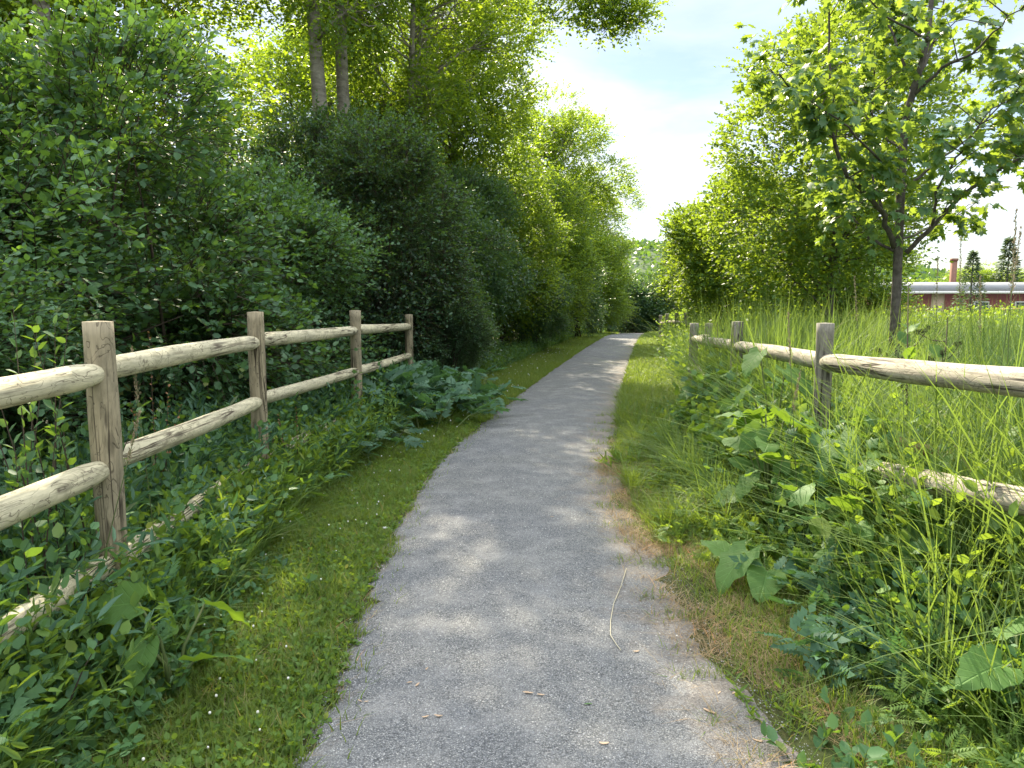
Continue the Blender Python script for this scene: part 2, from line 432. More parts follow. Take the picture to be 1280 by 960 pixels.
# gravel path
m, t, out = newmat('gravel')
p = t.nodes.new('ShaderNodeBsdfPrincipled'); p.inputs['Roughness'].default_value = .9; p.inputs['Specular IOR Level'].default_value = .25
co = coords(t, 'Object')
v1 = t.nodes.new('ShaderNodeTexVoronoi'); v1.inputs['Scale'].default_value = 165; t.links.new(co, v1.inputs['Vector'])
v2 = t.nodes.new('ShaderNodeTexVoronoi'); v2.inputs['Scale'].default_value = 260; t.links.new(co, v2.inputs['Vector'])
sepc = t.nodes.new('ShaderNodeSeparateColor'); t.links.new(v1.outputs['Color'], sepc.inputs[0])
sepc2 = t.nodes.new('ShaderNodeSeparateColor'); t.links.new(v2.outputs['Color'], sepc2.inputs[0])
stone = ramp(t, sepc.outputs[0], [(0, (.10,.104,.11)), (.45, (.19,.198,.208)), (.8, (.29,.298,.305)), (1, (.46,.46,.45))])
stone2 = ramp(t, sepc2.outputs[0], [(0, (.12,.125,.13)), (.6, (.23,.24,.25)), (1, (.46,.46,.45))])
col = mixc(t, ramp(t, noise(t, co, 30, 3), [(.42, (0,0,0)), (.58, (1,1,1))]), stone, stone2)
gap = ramp(t, v1.outputs['Distance'], [(.30, (1,1,1)), (.62, (.45,.45,.45))])
col = mixc(t, .8, col, gap, 'MULTIPLY')
dust = ramp(t, noise(t, co, 3.6, 7, .7), [(.47, (0,0,0)), (.70, (.55,.55,.55))])
col = mixc(t, dust, col, (.335,.333,.328))
big = ramp(t, noise(t, co, 1.1, 3), [(.3, (.84,.85,.88)), (.7, (1.0,.99,.96))])
col = mixc(t, 1, col, big, 'MULTIPLY')
# trodden brown grit along the right edge (attribute 'edge' holds distance across the path)
at_ = t.nodes.new('ShaderNodeAttribute'); at_.attribute_name = 'edge'
en = math_(t, 'ADD', at_.outputs['Fac'], math_(t, 'MULTIPLY', math_(t, 'SUBTRACT', noise(t, co, 3.2, 6, .72), .5), .95))
em = ramp(t, en, [(.74, (0,0,0)), (1.0, (.75,.75,.75))])
grit = ramp(t, noise(t, co, 70, 4, .7), [(.3, (.10,.08,.065)), (.5, (.20,.172,.15)), (.72, (.36,.32,.275))])
col = mixc(t, em, col, grit)
en2 = math_(t, 'ADD', at_.outputs['Fac'], math_(t, 'MULTIPLY', math_(t, 'SUBTRACT', noise(t, co, 5, 5, .7), .5), .25))
em2 = ramp(t, en2, [(-.0, (.6,.6,.6)), (.05, (0,0,0))])
col = mixc(t, em2, col, grit)
t.links.new(col, p.inputs['Base Color'])
b = t.nodes.new('ShaderNodeBump'); b.inputs['Strength'].default_value = .9; b.inputs['Distance'].default_value = .006; b.invert = True
t.links.new(v1.outputs['Distance'], b.inputs['Height']); t.links.new(b.outputs[0], p.inputs['Normal']); t.links.new(p.outputs[0], out.inputs[0])
M['gravel'] = m

# ground
m, t, out = newmat('ground')
p = t.nodes.new('ShaderNodeBsdfPrincipled'); p.inputs['Roughness'].default_value = 1; p.inputs['Specular IOR Level'].default_value = .1
co = coords(t, 'Object')
col = ramp(t, noise(t, co, 16, 6, .7), [(.3, (.035,.032,.018)), (.5, (.07,.075,.03)), (.7, (.13,.115,.055))])
col = mixc(t, ramp(t, noise(t, co, .9, 4), [(.4, (0,0,0)), (.65, (.8,.8,.8))]), col, (.055,.085,.025))
t.links.new(col, p.inputs['Base Color'])
b = t.nodes.new('ShaderNodeBump'); b.inputs['Strength'].default_value = 1; b.inputs['Distance'].default_value = .02
t.links.new(noise(t, co, 25, 6, .7), b.inputs['Height']); t.links.new(b.outputs[0], p.inputs['Normal']); t.links.new(p.outputs[0], out.inputs[0])
M['ground'] = m
M['hill'] = simple('wooded_hill', (.05,.08,.04), 1, .1, .12, (.09,.12,.06))

# ------------------------------------------------------------------ terrain and path
_py = np.array([-6, 0, 2.6, 4.5, 6.5, 9, 11.4, 15, 18.6, 24, 29.8, 36, 45, 60, 80.])
_pc = np.array([.12, .12, .10, .0, .03, .36, .78, 1.42, 2.08, 3.10, 4.28, 5.7, 8.2, 12.5, 18])
_fy = np.linspace(-6, 80, 1500); _fc = np.interp(_fy, _py, _pc)
_k = np.ones(51) / 51; _fc = np.convolve(np.pad(_fc, 25, 'edge'), _k, 'valid')
def pc(y): return np.interp(y, _fy, _fc)
def pw(y): return .83 - .1 * np.clip((np.asarray(y) - 12) / 15, 0, 1)
def gz(x, y):
    x = np.asarray(x, float); y = np.asarray(y, float)
    tt = np.clip(y - 29, 0, None)
    z = -(np.sqrt(tt * tt + 100) - 10) * .085
    z = np.maximum(z, -5)
    d = np.abs(x - pc(y)) - pw(y)
    near = np.clip(d / .5, 0, 1)
    z = z + near * (.025 * np.sin(x * 2.1 + y * .7) * np.cos(y * 1.3 - x) + .02)
    # a low bank on the right beyond the fence further along
    z = z + .45 * np.clip((y - 15) / 8, 0, 1) * np.clip((x - pc(y) - pw(y) - 1.0) / 1.5, 0, 1) * np.clip((90 - y) / 40, 0, 1) * np.clip((6.5 - (x - pc(y))) / 2, 0, 1)
    return z

def axis(vals):
    out = []
    for a, b, n in vals: out += list(np.linspace(a, b, n, endpoint=False))
    return np.array(out + [vals[-1][1]])
gx = axis([(-1500, -200, 6), (-200, -30, 10), (-30, -4, 26), (-4, 6, 80), (6, 40, 40), (40, 200, 10), (200, 1500, 6)])
gy = axis([(-60, -6, 8), (-6, 16, 110), (16, 60, 90), (60, 200, 20), (200, 2500, 10)])
X, Y = np.meshgrid(gx, gy); Z = gz(X, Y) 
V = np.stack([X.ravel(), Y.ravel(), Z.ravel()], 1)
nx = len(gx); fs = [(j*nx+i, j*nx+i+1, (j+1)*nx+i+1, (j+1)*nx+i) for j in range(len(gy)-1) for i in range(nx-1)]
o = mk('ground', V, fs, M['ground'], None, True); tag(o, None, kind='structure')

rng = RS(3)
ys = np.concatenate([np.arange(-3, 14, .06), np.arange(14, 60, .25)])
nc = 17; V = []; E = []
jl = np.convolve(rng.randn(len(ys) + 8), np.ones(9) / 9, 'valid') * .06 + rng.randn(len(ys)) * .022
jr = np.convolve(rng.randn(len(ys) + 8), np.ones(9) / 9, 'valid') * .10 + rng.randn(len(ys)) * .015
for a, y in enumerate(ys):
    l = pc(y) - pw(y) + jl[a]; r = pc(y) + pw(y) + .06 + jr[a] + .05 * math.sin(y * 2.9 + 1) + .035 * math.sin(y * 7.3)
    for i in range(nc):
        u = i / (nc - 1); x = l + (r - l) * u
        V.append((x, y, float(gz(pc(y), y)) + .012 + .022 * math.sin(PI * u) - (.02 if i in (0, nc - 1) else 0))); E.append(u)
fs = [(j*nc+i, j*nc+i+1, (j+1)*nc+i+1, (j+1)*nc+i) for j in range(len(ys)-1) for i in range(nc-1)]
o = mk('path', V, fs, M['gravel'], None, True); tag(o, None, kind='structure')
ea = o.data.attributes.new('edge', 'FLOAT', 'POINT'); ea.data.foreach_set('value', np.array(E, dtype=np.float32))
def pz(x, y): return float(gz(pc(y), y)) + .012 + .022 * math.sin(PI * min(1, max(0, (x - pc(y) + pw(y)) / (2 * pw(y)))))

# distant wooded hill
gx = np.linspace(-500, 700, 90); gy = np.linspace(150, 700, 30)
X, Y = np.meshgrid(gx, gy)
Z = -6 + (1.8 + 20.5 * np.clip((150 - np.abs(X - 30)) / 90, 0, 1)) * np.clip((Y - 150) / 90, 0, 1) ** .8 + 0.5 * 1.6 * np.sin(X * .013 + 1) + 1.0 * np.sin(X * .041) * np.cos(Y * .03)
nx = len(gx); fs = [(j*nx+i, j*nx+i+1, (j+1)*nx+i+1, (j+1)*nx+i) for j in range(len(gy)-1) for i in range(nx-1)]
o = mk('hills', np.stack([X.ravel(), Y.ravel(), Z.ravel()], 1), fs, M['hill'], None, True); tag(o, None, kind='structure')

n = 30000; rng = RS(8); X = rng.uniform(-60, 130, n); Y = rng.uniform(165, 300, n)
zz = -6 + (1.8 + 20.5 * np.clip((150 - np.abs(X - 30)) / 90, 0, 1)) * np.clip((Y - 150) / 90, 0, 1) ** .8 + rng.uniform(0, 2.5, n)
a = Acc(); leaves(a, np.stack([X, Y, zz], 1), rng.randn(n, 3), rng.randn(n, 3), np.full(n, 1.5), T_DIA)
tag(a.build('far_wood', M['small'], None), 'distant woodland covering the hill', 'wood', kind='stuff')
# ------------------------------------------------------------------ fences
def log_mesh(name, p0, p1, r0, r1, mat, parent, seed, taper=(0, 0), bow=.02, seg=18, lop=.06):
    """round pole from p0 to p1, its own axis along local X, with lumps, a slight bow and whittled ends"""
    rg = RS(seed); p0 = Vector(p0); p1 = Vector(p1); Ln = (p1 - p0).length
    n = max(10, int(Ln * 16)); V = []; ph = rg.rand(6) * 6.28
    for i in range(n + 1):
        u = i / n; r = r0 + (r1 - r0) * u
        r *= 1 + .02 * math.sin(u * 5 * Ln + ph[0]) + .012 * math.sin(u * 19 + ph[1])
        e = 1.0
        if taper[0] and u * Ln < .15: e = min(e, taper[0] + (1 - taper[0]) * u * Ln / .15)
        if taper[1] and (1 - u) * Ln < .15: e = min(e, taper[1] + (1 - taper[1]) * (1 - u) * Ln / .15)
        by = bow * math.sin(PI * u) * math.sin(ph[2]); bz = bow * math.sin(PI * u) * math.cos(ph[2]) 
        for k in range(seg):
            an = 2 * PI * k / seg
            rr = r * (1 + lop * .5 * math.sin(2 * an + ph[3] + u * 2) + lop * .35 * math.sin(3 * an + ph[4] + u * 3) + .012 * (rg.rand() - .5))
            V.append((u * Ln, by + rr * e * math.cos(an), bz + rr * e * math.sin(an)))
    f = [(i*seg+k, i*seg+(k+1) % seg, (i+1)*seg+(k+1) % seg, (i+1)*seg+k) for i in range(n) for k in range(seg)]
    c0 = len(V); V.append((-.004, 0, 0)); V.append((Ln + .004, 0, 0))
    # rounded rim at the ends
    f += [(c0, (k + 1) % seg, k) for k in range(seg)] + [(c0 + 1, n*seg + k, n*seg + (k + 1) % seg) for k in range(seg)]
    o = mk(name, V, f, mat, None, True)
    me = o.data
    sm = np.ones(len(me.polygons), bool); sm[-2 * seg:] = False
    me.polygons.foreach_set('use_smooth', sm)
    d = (p1 - p0).normalized()
    R = d.to_track_quat('X', 'Z').to_euler()
    o.parent = parent; o.location = p0 - (parent.location if parent else Vector()); o.rotation_euler = R
    return o
def fence(label, posts, rails, pm, rm, seed, group='wooden pole fences beside the path'):
    """posts: (x,y,top,r,lean); rails: (i,j,z_i,z_j,r)"""
    root = empty('rail_fence', (posts[0][0], posts[0][1], 0)); tag(root, label, 'fence', group)
    for k, (x, y, top, r, lx) in enumerate(posts):
        b = Vector((x - lx, y, float(gz(x, y)) - .3)); 
        log_mesh('post', b, (x, y, top), r * 1.03, r, pm, root, seed + k, bow=.004, lop=.03)
    for k, (i, j, zi, zj, r) in enumerate(rails):
        a = posts[i]; c = posts[j]
        pa = Vector((a[0], a[1], zi)); pb = Vector((c[0], c[1], zj)); d = (pb - pa).normalized()
        log_mesh('rail', pa + d * .02, pb - d * .02, r, r * .93, rm, root, seed + 50 + k, (.76, .76), bow=.009)
    return root
def P(px, Y): return (px - 640) / F * (Y * math.cos(PITCH) + 0.0) , Y
def X_at(px, py, Y): return at(px, py, Y).x
# left
lp = []
for px, py, Y, r in ((122, 402, 3.2, .060), (319, 390, 5.5, .058), (444, 388, 8.0, .058), (511, 393, 10.9, .058)):
    q = at(px, py, Y); lp.append((q.x, Y, q.z, r, .0))
lp = [(-1.76, .75, 1.45, .06, 0)] + lp
def zat(px, py, Y): return at(px, py, Y).z
lr = [(0, 1, 1.21, zat(122, 466, 3.2), .056), (0, 1, .80, zat(122, 585, 3.2), .055), (0, 1, .38, .42, .055),
      (1, 2, zat(130, 462, 3.2), zat(319, 428, 5.5), .052), (1, 2, zat(130, 577, 3.2), zat(319, 502, 5.5), .052), (1, 2, .40, .36, .052),
      (2, 3, zat(319, 425, 5.5), zat(444, 413, 8), .052), (2, 3, zat(319, 499, 5.5), zat(444, 464, 8), .050), (2, 3, .38, .34, .05),
      (3, 4, zat(444, 412, 8), zat(511, 408, 10.9), .052), (3, 4, zat(444, 464, 8), .72, .05)]
fence('newer three-rail fence of pale round poles below the dense leafy shrubs', lp, lr, M['post'], M['rail'], 10)
# right
rp = [(2.02, 2.1, 1.45, .06, 0)]
for px, py, Y, r in ((1032, 404, 5.0, .055), (922, 402, 7.6, .058), (868, 404, 10.4, .06), (886, 404, 12.4, .06)):
    q = at(px, py, Y); rp.append((q.x, Y, q.z, r, .01))
rr_ = [(0, 1, 1.26, zat(1040, 452, 5.0), .062), (0, 1, .86, zat(1052, 572, 5.0), .060),
       (1, 2, zat(1020, 452, 5.0), zat(922, 433, 7.6), .058), (1, 2, .50, .42, .055),
       (2, 3, zat(922, 432, 7.6), zat(868, 424, 10.4), .058), (2, 3, .38, .62, .055), (3, 4, .98, .9, .05)]
fence('old grey two-rail fence sinking into tall grass and burdock near the maple', rp, rr_, M['oldpost'], M['oldrail'], 110)
fp = []
for px, py, Y in ((858, 391, 21.5), (846, 391, 23.3), (834, 392, 25.3), (826, 394, 27.5)):
    q = at(px, py, Y); fp.append((q.x, Y, q.z, .06, 0))
fr = [(i, i + 1, fp[i][2] - .28, fp[i + 1][2] - .28, .055) for i in range(3)] + [(i, i + 1, fp[i][2] - .75, fp[i + 1][2] - .75, .05) for i in range(3)]
fence('short far stretch of pole fence among bright weeds where the path tops the rise', fp, fr, M['oldpost'], M['oldrail'], 210)

# ------------------------------------------------------------------ shrubs
def make_shrub(name, label, seed, R, h, leafmat, leaf, tpl, M_, k, tw, nl=26, gap=-.55, stem_r=.004, droop=.3, loc=(0,0,0), stems=True, group=None, cat='shrub', hang=0., low=-.95, gsc=1.6, up=.8):
    rng = RS(seed); root = empty(name, loc); tag(root, label, cat, group)
    c = (0, 0, h * .49); Rr = (R * .78, R * .78, h * .44)
    lb = lobes_on(rng, nl, c, Rr, .26, .45, low)
    Pn, D = crown_points(rng, lb, M_, gap, seed, gsc)
    ok = Pn[:, 2] > .05; Pn = Pn[ok]; D = D[ok]
    a = Acc(); s = Acc() if stems else None
    twigs(a, rng, Pn, D, tw * (.6 + .8 * rng.rand(len(Pn))), k, leaf, tpl, droop, up, .8, hang, s, stem_r, sizevar=.9)
    cc = np.array([0, 0, h * .5]); far = ((Pn - cc) ** 2 / np.array([R * R, R * R, h * h / 4])).sum(1); top = np.argsort(-far)[:int(len(Pn) * .12)]
    sel = rng.choice(top, min(len(top), 170), replace=False); od = nrm((Pn[sel] - cc) * np.array([1, 1, .6])) + np.array([0, 0, .55]) + .35 * rng.randn(len(sel), 3)
    s2 = Acc(); twigs(a, rng, Pn[sel] - .15 * nrm(od), od, tw * (1.3 + 1.3 * rng.rand(len(sel))), k * 2, leaf * .95, tpl, droop * .8, up, .8, hang, s2, .005)
    a.build('foliage', leafmat, root)
    if s is None: s = Acc()
    s.add(np.concatenate(s2.V), np.concatenate(s2.L), np.concatenate(s2.T))
    for i in range(0, len(lb)):
        l = lb[i]; b0 = Vector((rng.uniform(-.25, .25) * R, rng.uniform(-.25, .25) * R, -.05)); e = Vector(l[:3])
        mid = b0.lerp(e, .5) + Vector((0, 0, .12 * h))
        s.tube([b0, b0.lerp(mid, .5) + Vector((0, 0, .05)), mid, e], [.022, .018, .012, .004], 5)
    s.build('branches', M['woodstem'], root)
    return root

G_HEDGE = 'shrubs along the left of the path'
sh_b1 = make_shrub('broadleaf_shrub', 'large round broad-leaved shrub arching over the fence between its first two posts', 21, 2.25, 3.75, M['broad'], .070, T_OVAL, 8600, 9, .42, 30, loc=(-3.75, 6.9, 0), group=G_HEDGE)
sh_b2 = copy_tree(sh_b1, (-5.2, 5.6, 0), 2.2, (.98, .98, .80), 'broad-leaved shrub at the picture edge behind the nearest fence post')
copy_tree(sh_b1, (-3.3, 9.2, 0), 4.1, (.82, .82, .82), 'broad-leaved shrub rising behind the third fence post')
sh_s1 = make_shrub('small_leaf_shrub', 'very dark dense small-leaved shrub right behind the last visible fence post', 31, 1.75, 4.3, M['small'], .052, T_OVAL, 11500, 8, .34, 34, -.75, loc=(-2.05, 11.9, 0), group=G_HEDGE)
sh_s2 = make_shrub('small_leaf_shrub', 'tall dark shrub touching the grass verge just past the end of the fence', 32, 1.7, 4.2, M['small'], .066, T_DIA, 11000, 8, .34, 34, -.7, stems=False, loc=(-1.75, 14.6, 0), group=G_HEDGE)
copy_tree(sh_s1, (-3.6, 12.8, 0), 1.2, (1.05, 1.05, 1.1), 'dark small-leaved shrub behind the fence under the paired pale trunks')
copy_tree(sh_s2, (-1.1, 17.4, 0), 2.5, (1.0, 1.0, 1.12), 'rounded dark shrub in the middle of the hedge, leaning over the verge')
sh_y1 = make_shrub('fresh_green_shrub', 'yellow-green shrub of the hedge catching sun, before the path narrows away', 33, 1.9, 5.0, M['yellow'], .075, T_DIA, 11500, 8, .40, 38, -.62, stems=False, loc=(-.45, 20.6, 0), group=G_HEDGE)
copy_tree(sh_s2, (.45, 21.5, 0), 4.4, (.75, .75, .62), 'low dark shrub at the foot of the yellow-green hedge')
copy_tree(sh_y1, (.95, 25.0, 0), 1.7, (1.0, 1.0, 1.1), 'tall yellow-green shrub next to the far bend of the path')
copy_tree(sh_s2, (2.1, 28.5, 0), .6, (.95, .95, .95), 'green shrub beside the top of the rise on the hedge side')
copy_tree(sh_y1, (3.3, 33.5, -.3), 3.6, (1.1, 1.1, .95), 'bright shrub overhanging the path where it drops out of sight')
copy_tree(sh_s2, (-4.5, 16.5, 0), 3.6, (1.2, 1.2, 1.15), 'shrub deep in the thicket below the leaning poplar')
copy_tree(sh_y1, (-3.3, 20.0, 0), .4, (1.1, 1.1, 1.25), 'yellow-green shrub deep in the thicket lit from behind')

copy_tree(sh_b1, (-7.2, 9.2, 0), 5.5, (.9, .9, .85), 'broad-leaved shrub in the second row behind the largest one')
copy_tree(sh_b1, (-7.6, 6.2, 0), .9, (1, 1, .85), 'broad-leaved shrub in the second row at the picture edge')
copy_tree(sh_s1, (-5.6, 11.9, 0), 3.9, (1.1, 1.1, .9), 'small-leaved shrub in the second row beneath the trees')
copy_tree(sh_b1, (-3.9, 4.2, 0), 3.0, (.62, .62, .55), 'low broad-leaved shrub directly behind the nearest rails')
copy_tree(sh_s1, (-1.15, 11.9, 0), 2.9, (.5, .5, .42), 'low dark shrub swallowing the last visible post of the newer fence')
# ------------------------------------------------------------------ trees
def make_tree(name, label, seed, h, cb, R, trunk_r, leafmat, leaf, tpl, M_, k, tw, bark, nl=30, gap=-.35, loc=(0,0,0), group=None, bend=.25, gsc=1.2, up=.8, hang=.0, extra=None, zfloor=None):
    rng = RS(seed); root = empty(name, loc); tag(root, label, 'tree', group)
    ph = rng.rand(4) * 6.28
    def tp(z): u = z / h; return Vector((bend * math.sin(u * 2.6 + ph[0]) - bend * math.sin(ph[0]), bend * math.sin(u * 2.1 + ph[1]) - bend * math.sin(ph[1]), z))
    zs = np.linspace(-.2, h * .84, 18)
    a = Acc(); a.tube([tp(z) for z in zs], [max(.01, trunk_r * (1 - .88 * max(0, z) / h) * (1.25 if z < .1 else 1)) for z in zs], 12, True, None, .08, rng)
    tr = a.build('trunk', bark, root, True)
    c = (0, 0, (h + cb) / 2); lb = lobes_on(rng, nl, c, (R * .8, R * .8, (h - cb) / 2 * .88), .26, .42, -1)
    if extra is not None: lb = np.concatenate([lb, np.array(extra)])
    n0 = len(lb) - (len(extra) if extra is not None else 0); lb = np.concatenate([[(*tp(h * .88), R * .35, R * .35, R * .33)], lb]); n0 += 1
    s = Acc()
    for li, l in enumerate(lb):
        hd = math.hypot(l[0] - tp(l[2])[0], l[1] - tp(l[2])[1]); z0 = min(h * .9, max(cb * .75, l[2] - rng.uniform(.25, .75) * hd - .1)); b0 = tp(z0); e = Vector(l[:3])
        br = max(.008, trunk_r * (1 - .88 * z0 / h) * .42)
        if li > n0:
            pr = min(lb[n0:li], key=lambda q_: (Vector(q_[:3]) - e).length); b0 = Vector(pr[:3]); br = .016
        mid = b0.lerp(e, .55) + Vector((0, 0, rng.uniform(-.15, .1))) + Vector(rnd3(rng, 1)[0]) * .22
        s.tube([b0, b0.lerp(mid, .5) + Vector(rnd3(rng, 1)[0]) * .06, mid, mid.lerp(e, .6) + Vector(rnd3(rng, 1)[0]) * .08, e + Vector((0, 0, .1))], [br, br * .8, br * .6, br * .35, .004], 6)
        for q in range(6):
            d = Vector(rnd3(rng, 1)[0]); e2 = e + d * l[3] * .8
            s.tube([mid.lerp(e, .4), mid.lerp(e2, .6) + Vector((0, 0, -.05)), e2], [br * .35, br * .22, .003], 4)
    Pn, D = crown_points(rng, lb, M_, gap, seed, gsc, .6)
    a = Acc(); twigs(a, rng, Pn, D, tw * (.6 + .8 * rng.rand(len(Pn))), k, leaf, tpl, .3, up, .8, hang, sizevar=.8)
    cc = np.array([0, 0, (h + cb) / 2]); far = ((Pn - cc) ** 2 / np.array([R * R, R * R, (h - cb) ** 2 / 4])).sum(1); top = np.argsort(-far)[:int(len(Pn) * .12)]
    sel = rng.choice(top, min(len(top), 150), replace=False); od = nrm((Pn[sel] - cc) * np.array([1, 1, .6])) + np.array([0, 0, .5]) + .35 * rng.randn(len(sel), 3)
    s2 = Acc(); twigs(a, rng, Pn[sel] - .15 * nrm(od), od, tw * (1.2 + 1.2 * rng.rand(len(sel))), k * 2, leaf * .95, tpl, .25, up, .8, hang)
    s.build('branches', bark, root, True)
    a.build('crown', leafmat, root)
    return root
G_POP = 'poplars behind the hedge'
pA = make_tree('poplar_tree', 'poplar with thick pale trunk standing above the dark hedge', 41, 12.5, 5.2, 2.9, .19, M['poplar'], .085, T_DIA, 7600, 8, .42, M['poplarbark'], 30, -.14, loc=(at(405, 110, 13.4).x, 13.4, 0), group=G_POP)
copy_tree(pA, (at(438, 110, 14.2).x, 14.2, 0), 2.0, (.9, .9, 1.02), 'poplar with browner trunk forking low beside the thick pale trunk', (0, .02))
pB = make_tree('poplar_tree', 'poplar with slender pale trunk leaning towards the path', 42, 11.5, 4.6, 2.2, .17, M['poplar'], .085, T_DIA, 3600, 8, .42, M['poplarbark'], 22, .05, loc=(at(500, 200, 16).x, 16, 0), group=G_POP)
pB.rotation_euler = (0, math.radians(7), .4)
copy_tree(pB, (at(552, 100, 18.4).x, 18.4, 0), 1.1, (.85, .85, .98), 'thin straight poplar half hidden behind the leaning poplar')
copy_tree(pA, (at(52, 60, 10.2).x, 10.6, 0), 3.3, (.85, .85, .95), 'poplar with bare grey trunk above the broad-leaved shrub at the picture edge', (0, .05))
copy_tree(pB, (at(12, 120, 9.5).x - .4, 9.0, 0), 5.0, (.7, .7, .8), 'small grey-trunked poplar leaning at the outer edge of the thicket', (0, -.12))
pC = make_tree('leafy_tree', 'tall leafy tree forming the sunlit corner of the hedge against the sky', 43, 9.6, 2.6, 2.7, .16, M['poplar'], .088, T_DIA, 13000, 8, .42, M['bark'], 42, -.5, loc=(-1.5, 19.8, 0), group='trees above the hedge')
copy_tree(pC, (1.45, 28.0, 0), 1.5, (1.0, 1.0, .94), 'round-topped tree standing over the far part of the hedge')
copy_tree(pC, (3.7, 36.5, -.8), 3.3, (.9, .9, .90), 'last tree of the hedge above the spot where the path vanishes')
copy_tree(pC, (-6.6, 13.9, 0), 4.2, (1.1, 1.1, 1.0), 'leafy tree closing the gap behind the grey trunk')
copy_tree(pC, (-5.2, 22.5, 0), 2.6, (1.2, 1.2, 1.05), 'yellow-lit tree behind the paired poplar trunks')
copy_tree(pC, (-9.5, 11.5, 0), .3, (1.1, 1.1, .95), 'dark tree behind the small grey-trunked poplar')
copy_tree(pC, (-3.5, 28.5, 0), 5.2, (1.1, 1.1, .85), 'far leafy tree glimpsed through the bare poplar limbs')

e_ = []
for px, py, dy, r_ in ((560, 20, .2, .6), (600, 0, .1, .6), (640, -10, .1, .55), (690, -25, 0, .45), (722, -25, -.2, .4), (750, -15, -.4, .36), (800, 14, -.8, .14), (675, 10, -.2, .5), (705, 12, -.4, .42), (735, 0, -.5, .42), (752, 22, -.6, .34), (775, 8, -.7, .34), (790, 24, -.8, .22), (765, 36, -.7, .22)):
    q = at(px, py, 15.6 + dy); e_.append((q.x + 2.35, q.y - 15.6, q.z, r_, r_, r_ * .8))
make_tree('poplar_tree', 'tall poplar whose outermost bough hangs out into the open sky', 44, 8.9, 3.8, 1.7, .15, M['poplar'], .078, T_DIA, 9500, 8, .36, M['poplarbark'], 26, -.35, loc=(-2.35, 15.6, 0), group=G_POP, extra=e_)
# maple with its limbs as they stand
rng = RS(77)
mp_root = empty('maple_tree', (at(1121, 390, 7.5).x, 7.5, 0)); tag(mp_root, 'young maple with slim dark trunk and hanging lobed leaves behind the old fence', 'tree')
bx, by_ = mp_root.location.x, 7.5
def mp(px, py, dy=0): q = at(px, py, 7.5 + dy); return Vector((q.x - bx, q.y - by_, q.z))
a = Acc()
trunk = [mp(1118, 455), mp(1120, 380), mp(1122, 330), mp(1124, 290), mp(1126, 237), mp(1129, 180), mp(1134, 140), mp(1146, 100), mp(1160, 50), mp(1166, -20), mp(1168, -110), mp(1172, -200)]
trunk[0].z = -.1
a.tube(trunk, [.060, .047, .043, .040, .042, .037, .034, .030, .026, .02, .014, .005], 12, True, None, .06, rng)
a.build('trunk', M['maplebark'], mp_root, True)
limbs = [
 ([(1118,308,0),(1105,271,-.1),(1085,245,-.25),(1060,223,-.35),(1039,172,-.5),(1032,137,-.5),(1039,86,-.55),(1036,0,-.6),(1030,-80,-.6)], .034),
 ([(1132,316,0),(1166,282,-.15),(1208,240,-.3),(1252,210,-.5),(1300,185,-.6),(1360,170,-.7)], .030),
 ([(1149,103,0),(1132,82,.1),(1111,34,.2),(1094,0,.3),(1080,-60,.4)], .022),
 ([(1140,110,0),(1160,70,.3),(1170,45,.4),(1180,0,.5),(1200,-80,.5)], .022),
 ([(1140,120,0),(1177,86,-.2),(1218,65,-.5),(1252,31,-.7),(1300,-10,-.9)], .022),
 ([(1101,262,-.1),(1091,213,.2),(1089,144,.35),(1090,90,.5),(1084,40,.6)], .018),
 ([(1127,240,0),(1166,206,.3),(1211,172,.5),(1260,120,.7),(1320,80,.9)], .020),
 ([(1166,282,-.15),(1170,240,-.3),(1190,205,-.45),(1211,175,-.6),(1239,137,-.7),(1290,110,-.8)], .018),
 ([(1116,315,0),(1087,296,.3),(1063,268,.5),(1040,240,.7),(1010,215,.9)], .020),
 ([(1130,190,0),(1095,160,.5),(1060,120,.8),(1010,90,1.0),(965,72,1.1)], .020),
 ([(1126,230,0),(1090,190,-.6),(1050,150,-.9),(1000,120,-1.0)], .018),
 ([(1160,50,0),(1110,20,-.5),(1060,-20,-.9)], .018),
 ([(1039,172,-.5),(1010,140,-.6),(985,110,-.7),(960,85,-.75)], .012),
 ([(1124,300,0),(1150,290,.5),(1190,275,.9),(1225,250,1.1)], .014),
]
s = Acc(); tipP = []; 
for pts, r in limbs:
    w = [mp(*q) for q in pts]
    fine = []
    for i in range(len(w) - 1):
        for q in range(4): fine.append(w[i].lerp(w[i + 1], q / 4) + Vector(rng.randn(3) * .008))
    fine.append(w[-1]); n = len(fine)
    s.tube(fine, [max(.004, .82 * r * (1 - .85 * i / n)) for i in range(n)], 7)
    for i in range(5, n):
        for q in range(2):
            d = Vector(rng.randn(3)); d.z = abs(d.z) * .3 - .05; d.normalize()
            ln = rng.uniform(.22, .55) * (1 if i < n - 3 else .6)
            p0 = fine[i]; p1 = p0 + d * ln * .6 + Vector((0, 0, .05)); p2 = p0 + d * ln
            if rng.rand() < .42:
                s.tube([p0, p1, p2], [.006, .004, .002], 4)
                tipP.append((p1, d, ln)); tipP.append((p2, d, ln))
s.build('branches', M['maplebark'], mp_root, True)
PP = []; DD = []
for p0, d, ln in tipP:
    for q in range(rng.randint(2, 6)):
        PP.append(np.array(p0) + rng.randn(3) * .09); DD.append(np.array(d) + rng.randn(3) * .5 + np.array([0, 0, -.1]))
PP = np.array(PP); DD = nrm(np.array(DD))
a = Acc(); twigs(a, rng, PP, DD, .16 * (.6 + .8 * rng.rand(len(PP))), 5, .098, T_MAPLE, .4, .75, .7, .5, None, t0=.2)
a.build('crown', M['maple'], mp_root)

